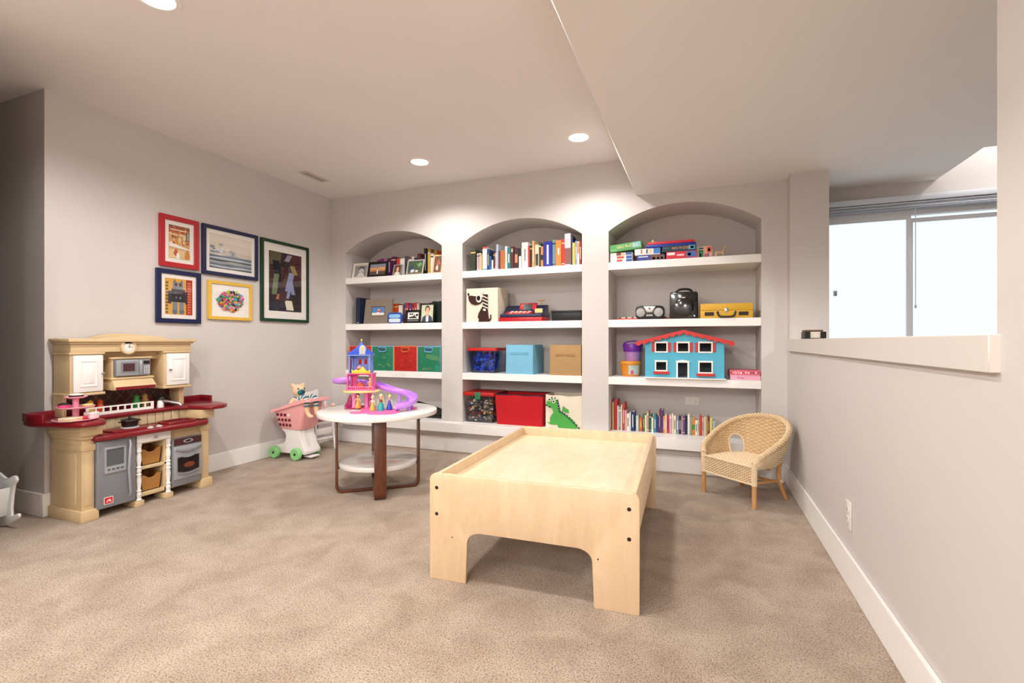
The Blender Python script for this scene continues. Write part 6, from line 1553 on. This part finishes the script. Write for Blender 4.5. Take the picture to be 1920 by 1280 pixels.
# second shelf: toy keyboard, boombox, black stereo, yellow record case
yf = YB + 0.165
x0, x1 = spanx(165, 770, O3, S3, yf); w = (x1 - x0) / 2
e = thing('toy_keyboard', 'flat red toy keyboard lying behind the small boombox', 'toy keyboard', ((x0 + x1) / 2, yf + 0.05, SH2 + 0.0005))
b = MB(); b.box(-w, w, -0.06, 0.06, 0, 0.018); b.build('keyboard_body', mat('#CE4A34', 0.4), e, bevel=0.004)
for k_ in range(22):
    b = MB(); x = -w * 0.9 + k_ * w * 1.8 / 22; b.box(x, x + w * 1.8 / 22 * 0.85, -0.055, 0.02, 0.018, 0.026); b.build('key', mat('#E8E2DA', 0.4) if k_ % 3 else mat('#2A2624', 0.4), e)
yf = YB + 0.02
x0, x1 = spanx(380, 712, O3, S3, yf); w = (x1 - x0) / 2; h = hgt(822, 1218, O3, S3, yf, SH2)
e = thing('boombox', 'small black boombox with two round silver speakers', 'boombox', ((x0 + x1) / 2, yf, SH2 + 0.0006))
b = MB(); b.prism([(-w * 0.8, 0), (w * 0.8, 0), (w * 0.95, h * 0.15), (w, h * 0.45), (w, h * 0.75), (w * 0.9, h * 0.95), (w * 0.6, h), (-w * 0.6, h), (-w * 0.9, h * 0.95), (-w, h * 0.75), (-w, h * 0.45), (-w * 0.95, h * 0.15)], 0, 0.12, 'xz'); b.build('case', mat('#1B1B1D', 0.35), e, bevel=0.005)
for s in (-1, 1):
    b = MB(); b.lathe([(0, -0.008), (h * 0.2, -0.007), (h * 0.31, -0.004), (h * 0.33, 0.001)], (s * w * 0.63, 0, h * 0.5), 28, 'y'); b.build('speaker_grille', mat('#A8A8A6', 0.45, 0.5, bump=0.5, bscale=900), e)
b = MB(); b.prism([(-w * 0.42, h * 0.95), (w * 0.42, h * 0.95), (w * 0.18, h * 0.52), (-w * 0.18, h * 0.52)], -0.004, 0.001, 'xz'); b.build('control_panel', mat('#D2D2D0', 0.35, 0.3), e, bevel=0.001)
b = MB(); b.box(-w * 0.07, w * 0.07, -0.0052, -0.0035, h * 0.74, h * 0.84); b.build('display', mat('#5A1E1E', 0.3), e)
for k_ in range(5):
    b = MB(); b.box(-w * 0.2 + k_ * w * 0.085, -w * 0.2 + k_ * w * 0.085 + w * 0.055, -0.004, 0.0, h * (0.26 if k_ % 2 else 0.22), h * 0.34); b.build('button', mat('#D8D8D6', 0.35), e)
x0, x1 = spanx(776, 1110, O3, S3, yf); w = (x1 - x0) / 2; h = hgt(662, 1281, O3, S3, yf, SH2); ht = hgt(622, 1281, O3, S3, yf, SH2)
e = thing('karaoke_machine', 'glossy black upright music player with carry handle', 'music player', ((x0 + x1) / 2, yf, SH2 + 0.0006))
GLB = mat('#0D0E11', 0.12, coat=0.5)
b = MB(); b.prism([(-w, 0.006), (-w * 0.97, 0), (w * 0.97, 0), (w, 0.006), (w * 0.98, h * 0.93), (w * 0.9, h), (-w * 0.9, h), (-w * 0.98, h * 0.93)], 0, 0.16, 'xz'); b.build('case', GLB, e, bevel=0.010, seg=3)
b = MB(); b.tube(catmull([(-w * 0.62, 0.08, h - 0.005), (-w * 0.5, 0.08, ht - 0.012), (-w * 0.25, 0.08, ht), (w * 0.25, 0.08, ht), (w * 0.5, 0.08, ht - 0.012), (w * 0.62, 0.08, h - 0.005)], 5), 0.009, 8); b.build('handle', mat('#141416', 0.4), e)
b = MB(); b.lathe([(0, -0.006), (w * 0.55, -0.006), (w * 0.7, -0.002), (w * 0.72, 0.002)], (0, 0, h * 0.42), 32, 'y'); b.build('speaker_cover', GLB, e)
b = MB(); b.box(-w * 0.1, w * 0.1, -0.002, 0.001, h * 0.72, h * 0.8); b.build('badge', mat('#A89A92', 0.3, 0.5), e)
b = MB(); b.lathe([(0, -0.004), (0.005, -0.004), (0.006, 0.0)], (w * 0.74, 0, h * 0.1), 10, 'y'); b.build('knob', SILV, e)
x0, x1 = spanx(1134, 1746, O3, S3, yf); w = (x1 - x0) / 2; h = hgt(797, 1362, O3, S3, yf, SH2)
e = thing('record_case', 'yellow portable record player case with black handle', 'record player', ((x0 + x1) / 2, yf - 0.01, SH2 + 0.0006))
YC = mat('#D9A92E', 0.5, var=0.05, bump=0.1, bscale=600)
b = MB(); b.box(-w, w, 0, 0.28, 0, h * 0.52); b.build('case_base', YC, e, bevel=0.004)
b = MB(); b.box(-w, w, 0, 0.28, h * 0.525, h); b.build('case_lid', YC, e, bevel=0.004)
for s in (-1, 1):
    b = MB(); b.box(s * w * 0.65 - w * 0.18, s * w * 0.65 + w * 0.18, -0.0015, 0.001, h * 0.16, h * 0.42); b.build('speaker_grille', mat('#2A1E16', 0.6), e)
    b = MB(); b.lathe([(0, -0.008), (0.006, -0.007), (0.007, 0.0)], (s * w * 0.34, 0, h * 0.44), 12, 'y'); b.build('handle_stud', SILV, e)
b = MB(); b.tube(catmull([(-w * 0.34, -0.006, h * 0.44), (-w * 0.30, -0.016, h * 0.2), (-w * 0.2, -0.02, h * 0.09), (w * 0.2, -0.02, h * 0.09), (w * 0.30, -0.016, h * 0.2), (w * 0.34, -0.006, h * 0.44)], 5), 0.007, 8); b.build('handle', mat('#1C1512', 0.4), e)
b = MB(); b.box(-0.012, 0.012, -0.005, 0.001, h * 0.42, h * 0.68); b.build('latch', SILV, e, bevel=0.002)

# third shelf: tubs, doll house, pink puzzle boxes
O4, S4 = (1130, 600), 5.565
yf = YB + 0.16
x0, x1 = spanx(160, 395, O4, S4, yf - 0.09); r_ = (x1 - x0) / 2; h = hgt(430, 1180, O4, S4, yf - 0.09, SH3)
e = thing('toy_tub', 'orange plastic tub under the purple bucket', 'tub', ((x0 + x1) / 2, yf, SH3 + 0.0006)); ORG = mat('#DE8A2A', 0.4)
b = MB(); b.lathe([(0, 0), (r_ * 0.78, 0), (r_ * 0.80, 0.004), (r_ * 0.95, h * 0.84), (r_ * 0.93, h * 0.84)], n=36); b.build('tub_body', ORG, e)
b = MB(); b.lathe([(r_, h * 0.82), (r_ * 1.0, h * 0.93), (r_ * 0.96, h), (0, h)], n=36); b.build('lid', mat('#D9922E', 0.4), e)
b = MB()
rl = lambda f: r_ * (0.80 + 0.15 * f / 0.84) + 0.0012
b.grid(lambda u, v: (rl(0.12 + 0.62 * v) * math.sin(-0.1 + 1.15 * u), -rl(0.12 + 0.62 * v) * math.cos(-0.1 + 1.15 * u), h * (0.12 + 0.62 * v)), 14, 2); b.build('label', mat('#B9C8BE', 0.4, var=0.2, scale=60), e, thick=0.0006)
b = MB(); b.grid(lambda u, v: (((rl(0.3) + 0.0015) * math.sin(0.12 + 0.3 * u)), -(rl(0.3) + 0.0015) * math.cos(0.12 + 0.3 * u), h * (0.14 + 0.34 * v)), 6, 2); b.build('label_badge', mat('#C85A8A', 0.4), e, thick=0.0006)
z0 = SH3 + h + 0.0012
x0b, x1b = spanx(205, 395, O4, S4, yf - 0.08); r2 = (x1b - x0b) / 2; h2 = at_y(1182, 600 + 225 / S4, yf - 0.08).z - z0
e = thing('toy_bucket', 'purple toy bucket with lid standing on the orange tub', 'bucket', ((x0b + x1b) / 2, yf, z0))
b = MB(); b.lathe([(0, 0), (r2 * 0.78, 0), (r2 * 0.80, 0.004), (r2 * 0.93, h2 * 0.5)], n=32); b.build('bucket_body', mat('#B488C0', 0.35, var=0.03), e)
b = MB(); b.lathe([(r2 * 1.0, h2 * 0.48), (r2 * 1.04, h2 * 0.55), (r2 * 1.06, h2 * 0.86), (r2 * 1.02, h2 * 0.9), (r2 * 0.96, h2 * 0.86), (0, h2 * 0.80)], n=32); b.build('lid', mat('#6E2A9A', 0.35), e)
b = MB(); b.lathe([(0, h2 * 0.805), (r2 * 0.8, h2 * 0.815), (r2 * 0.78, h2 * 0.83), (0, h2 * 0.83)], n=28); b.build('lid_disc', mat('#B8506A', 0.4), e)
b = MB(); b.tube(catmull([(-r2 * 1.08, 0, h2 * 0.75), (-r2 * 0.9, 0.03, h2 * 0.95), (0, 0.05, h2 * 1.03), (r2 * 0.9, 0.03, h2 * 0.95), (r2 * 1.08, 0, h2 * 0.75)], 6), 0.006, 8); b.build('bail_handle', mat('#6E2A9A', 0.35), e)
# doll house
yf = YB - 0.012
x0, x1 = spanx(443, 1268, O4, S4, yf); hw = (x1 - x0) / 2
e = thing('doll_house', 'turquoise wooden doll house with red scalloped roof and shutters', 'doll house', ((x0 + x1) / 2, yf, SH3 + 0.0006))
TURQ = mat('#4FB0CC', 0.5, var=0.03); DHW = mat('#F0EEEA', 0.4); DRED = mat('#C42A26', 0.45, var=0.04)
def HX(px): return (px - 856) / 826 * 2 * hw
def HZ(py): return max(0.008, (608 - py) / S4 * 0.00408)
WINS = [(563, 675, 240, 325), (797, 905, 240, 325), (1022, 1140, 240, 325), (565, 672, 437, 522), (1022, 1142, 437, 535)]
holes = [[(HX(a), HZ(d)), (HX(b_), HZ(d)), (HX(b_), HZ(c_)), (HX(a), HZ(c_))] for a, b_, c_, d in WINS]
door = [(HX(797), 0.0105), (HX(897), 0.0105), (HX(897), HZ(442)), (HX(797), HZ(442))]
ze, zp = HZ(205), 0.372
b = MB(); b.prism([(-hw, 0.0085), (hw, 0.0085), (hw, ze), (0, zp - 0.012), (-hw, ze)], 0.0, 0.009, 'xz', holes=holes + [door]); b.build('front_wall', TURQ, e)
for s in (-1, 1):
    b = MB(); b.box(s * (hw - 0.005) - 0.005, s * (hw - 0.005) + 0.005, 0.009, 0.24, 0.0085, ze); b.build('side_wall', TURQ, e)
b = MB(); b.box(-hw + 0.01, hw - 0.01, 0.232, 0.24, 0.0085, ze); b.build('back_wall', mat('#5A6468', 0.6), e)
b = MB(); b.box(-hw + 0.01, hw - 0.01, 0.009, 0.232, HZ(365), HZ(365) + 0.008); b.build('upper_floor', mat('#A88A64', 0.6), e)
b = MB(); b.box(-hw - 0.002, hw + 0.012, -0.035, 0.25, 0, 0.008); b.build('base_board', DHW, e, bevel=0.001, seg=1)
for s in (-1, 1):
    n = 7; L0 = 0.0; pts_b = []
    x_end = s * (hw + 0.068); z_end = zp - (zp - ze) / hw * (hw + 0.068) + 0.004
    top = [(0, zp), (x_end, z_end)]
    low = []
    for i in range(n):
        for j in range(6):
            t = (i + j / 6.0) / n
            low.append((x_end * t, zp + (z_end - zp) * t - 0.022 - 0.014 * math.sin(PI * (j / 6.0))))
    low.append((x_end, z_end - 0.024))
    b = MB(); b.prism([(0, zp), (x_end, z_end)] + low[::-1], -0.030, -0.024, 'xz'); b.build('scalloped_fascia', DRED, e)
    b = MB(); b.prism([(0, zp), (x_end, z_end), (x_end, z_end - 0.006), (0, zp - 0.007)], -0.024, 0.04, 'xz'); b.build('roof_panel', DRED, e)
    f_ = hw / abs(x_end); b = MB(); b.prism([(0, zp), (x_end * f_, zp + (z_end - zp) * f_), (x_end * f_, zp + (z_end - zp) * f_ - 0.006), (0, zp - 0.007)], 0.04, 0.25, 'xz'); b.build('roof_panel', DRED, e)
for (a, b_, c_, d) in WINS:
    q = MB(); x0_, x1_, z0_, z1_ = HX(a), HX(b_), HZ(d), HZ(c_)
    q.prism([(x0_ - 0.010, z0_ - 0.010), (x1_ + 0.010, z0_ - 0.010), (x1_ + 0.010, z1_ + 0.008), (x1_ + 0.013, z1_ + 0.013), (x0_ - 0.013, z1_ + 0.013), (x0_ - 0.010, z1_ + 0.008)], -0.006, 0.0, 'xz', holes=[[(x0_, z0_), (x1_, z0_), (x1_, z1_), (x0_, z1_)]])
    wf = q.build('window_frame', DHW, e)
    if c_ < 300:
        for s, xs in ((-1, x0_ - 0.011), (1, x1_ + 0.011)):
            q = MB(); q.box(min(xs, xs + s * 0.021), max(xs, xs + s * 0.021), -0.005, 0.0, z0_ - 0.004, z1_ + 0.004); q.build('shutter', DRED, e, bevel=0.001, seg=1)
    else:
        q = MB(); q.box(x0_ - 0.022, x1_ + 0.022, -0.022, 0.0, z0_ - 0.030, z0_ - 0.010); q.build('window_box', DRED, e, bevel=0.001, seg=1)
q = MB(); dx0, dx1, dz = HX(797), HX(897), HZ(442)
q.prism([(dx0 - 0.012, 0.0085), (dx0, 0.0085), (dx0, dz), (dx1, dz), (dx1, 0.0085), (dx1 + 0.012, 0.0085), (dx1 + 0.012, dz + 0.006), (dx1 + 0.017, dz + 0.011), (dx1 + 0.010, dz + 0.015), ((dx0 + dx1) / 2, dz + 0.022), (dx0 - 0.010, dz + 0.015), (dx0 - 0.017, dz + 0.011), (dx0 - 0.012, dz + 0.006)], -0.007, 0.0, 'xz'); q.build('door_frame', DHW, e)
# pink puzzle boxes
yf = YB + 0.03
x0, x1 = spanx(1330, 1648, O4, S4, yf); w = (x1 - x0) / 2; z = SH3
for i, (c_, h, lab) in enumerate((('#EDA6C0', 0.031, 'pale pink puzzle box under the patterned pink one beside the doll house'), ('#E0667E', 0.040, 'pink patterned puzzle box on top of the pale pink one'))):
    e = thing('puzzle_box', lab, 'puzzle box', ((x0 + x1) / 2 - 0.003 * i, yf - 0.004 * i, z + 0.0005), 0.02 * i)
    b = MB(); b.box(-w + 0.002, w - 0.002, 0.002, 0.178, 0, h * 0.5); b.build('box_base', mat('#F0D8DC', 0.5), e)
    b = MB(); b.box(-w, w, 0, 0.18, h * 0.08, h); b.build('box_lid', mat(c_, 0.4, var=0.05), e, bevel=0.0008, seg=1)
    if i == 0: text('Disney', h * 0.55, mat('#7A4A5A', 0.5), e, (-w * 0.3, -0.0008, h * 0.52), (PI / 2, 0, 0))
    else:
        rr = random.Random(6)
        for k_ in range(12):
            cx = -w * 0.92 + k_ * w * 0.165; b = MB(); b.prism([(cx + p[0], h * rr.uniform(0.35, 0.7) + p[1]) for p in circ(rr.uniform(0.004, 0.008), 10)], -0.0008, 0.0004, 'xz'); b.build('flower_print', mat(rr.choice(['#F6E6E8', '#A8283E', '#F2B8C4', '#5A2A34']), 0.5), e)
    z += h + 0.001

# ------------------------------------------------------------------ outlets, vent, coasters
def outlet(label, loc, rot, horizontal=False):
    e = thing('outlet_cover', label, 'outlet', loc); e.rotation_euler = rot
    PL = mat('#E6E1DA', 0.35)
    w, h = (0.057, 0.036) if horizontal else (0.036, 0.057)
    b = MB(); b.box(-w, w, -0.006, 0, -h, h); b.build('plate', PL, e, bevel=0.002)
    for s in (-1, 1):
        cx, cz = (s * 0.02, 0) if horizontal else (0, s * 0.02)
        b = MB(); b.prism([(cx + p[0], cz + p[1]) for p in circ(0.0165, 18)], -0.0078, -0.005, 'xz'); rc = b.build('receptacle', PL, e)
        for q_ in (-1, 1):
            b = MB()
            if horizontal: b.box(cx - 0.002, cx + 0.006, -0.0082, -0.0075, q_ * 0.006 - 0.001, q_ * 0.006 + 0.001)
            else: b.box(q_ * 0.006 - 0.001, q_ * 0.006 + 0.001, -0.0082, -0.0075, cz - 0.002, cz + 0.006)
            b.build('slot', DARK, rc)
outlet('white wall outlet low on the half wall', (XR - 0.0005, 2.36, 0.285), (0, 0, -PI / 2))
outlet('horizontal outlet on the niche back above the children\'s books', (-0.058, YN - 0.0005, 0.503), (0, 0, 0), True)
e = thing('ceiling_vent', 'small white and dark air vent in the ceiling near the picture wall', 'vent', (-3.15, 3.29, HC - 0.0005))
b = MB(); b.prism([(-0.05, -0.135), (0.05, -0.135), (0.05, 0.135), (-0.05, 0.135)], -0.006, 0.0, 'xy', holes=[[(-0.032, -0.118), (0.032, -0.118), (0.032, 0.118), (-0.032, 0.118)]]); b.build('vent_frame', mat('#DCD2C8', 0.5), e, bevel=0.001, seg=1)
b = MB(); b.box(-0.033, 0.033, -0.119, 0.119, -0.0015, -0.0005); b.build('duct', mat('#4A4640', 0.7), e)
for k_ in range(3):
    b = MB(); x = -0.020 + 0.02 * k_; b._add([(x - 0.007, -0.118, -0.005), (x + 0.003, -0.118, -0.0016), (x + 0.003, 0.118, -0.0016), (x - 0.007, 0.118, -0.005)], [(0, 1, 2, 3)]); b.build('louvre', mat('#B8AEA2', 0.5), e, thick=0.0012)
b = MB(); b.box(-0.033, 0.033, -0.004, 0.004, -0.006, -0.001); b.build('divider', mat('#DCD2C8', 0.5), e)
b = MB(); b.box(-0.031, 0.031, 0.006, 0.117, -0.0045, -0.002); b.build('damper', mat('#B4A898', 0.6), e)
c0 = at_y(1501, 640, 3.55); c1 = at_y(1544, 640, 3.55)
e = thing('coaster_holder', 'black holder with a stack of white coasters on the half wall cap', 'coaster holder', (0.675, 3.55, 1.0155), math.radians(0))
BK = mat('#14110F', 0.4)
b = MB(); b.box(-0.058, 0.058, -0.055, 0.055, 0, 0.006); b.build('tray_base', BK, e, bevel=0.001, seg=1)
for sx in (-1, 1):
    b = MB(); b.box(sx * 0.058 - (0.03 if sx > 0 else 0), sx * 0.058 + (0 if sx > 0 else 0.03), -0.058, -0.0505, 0.006, 0.046); b.build('corner_post', BK, e)
    b = MB(); b.box(sx * 0.058 - (0.006 if sx > 0 else 0), sx * 0.058 + (0 if sx > 0 else 0.006), -0.045, 0.055, 0.006, 0.046); b.build('side_wall', BK, e)
for k_ in range(4):
    o = MB().box(-0.046, 0.046, -0.05, 0.05, 0, 0.0085).build('coaster', mat('#E6DACA', 0.5), None, bevel=0.001, seg=1, loc=(0.675, 3.55, 1.0155 + 0.0066 + 0.0095 * k_))
    tag(o, 'cream coaster in the black holder on the half wall, %s of the stack' % ('lowest', 'second', 'third', 'topmost white one')[k_], 'coaster', 'coasters in the holder')
o = MB().box(-0.05, 0.045, -0.05, 0.05, 0, 0.011).build('coaster', mat('#6A4E34', 0.5), None, bevel=0.001, seg=1, loc=(0.672, 3.55, 1.0155 + 0.0470), rot=(0, 0, 0.04))
tag(o, 'brown wooden coaster lying across the top of the black holder', 'coaster', 'coasters in the holder')
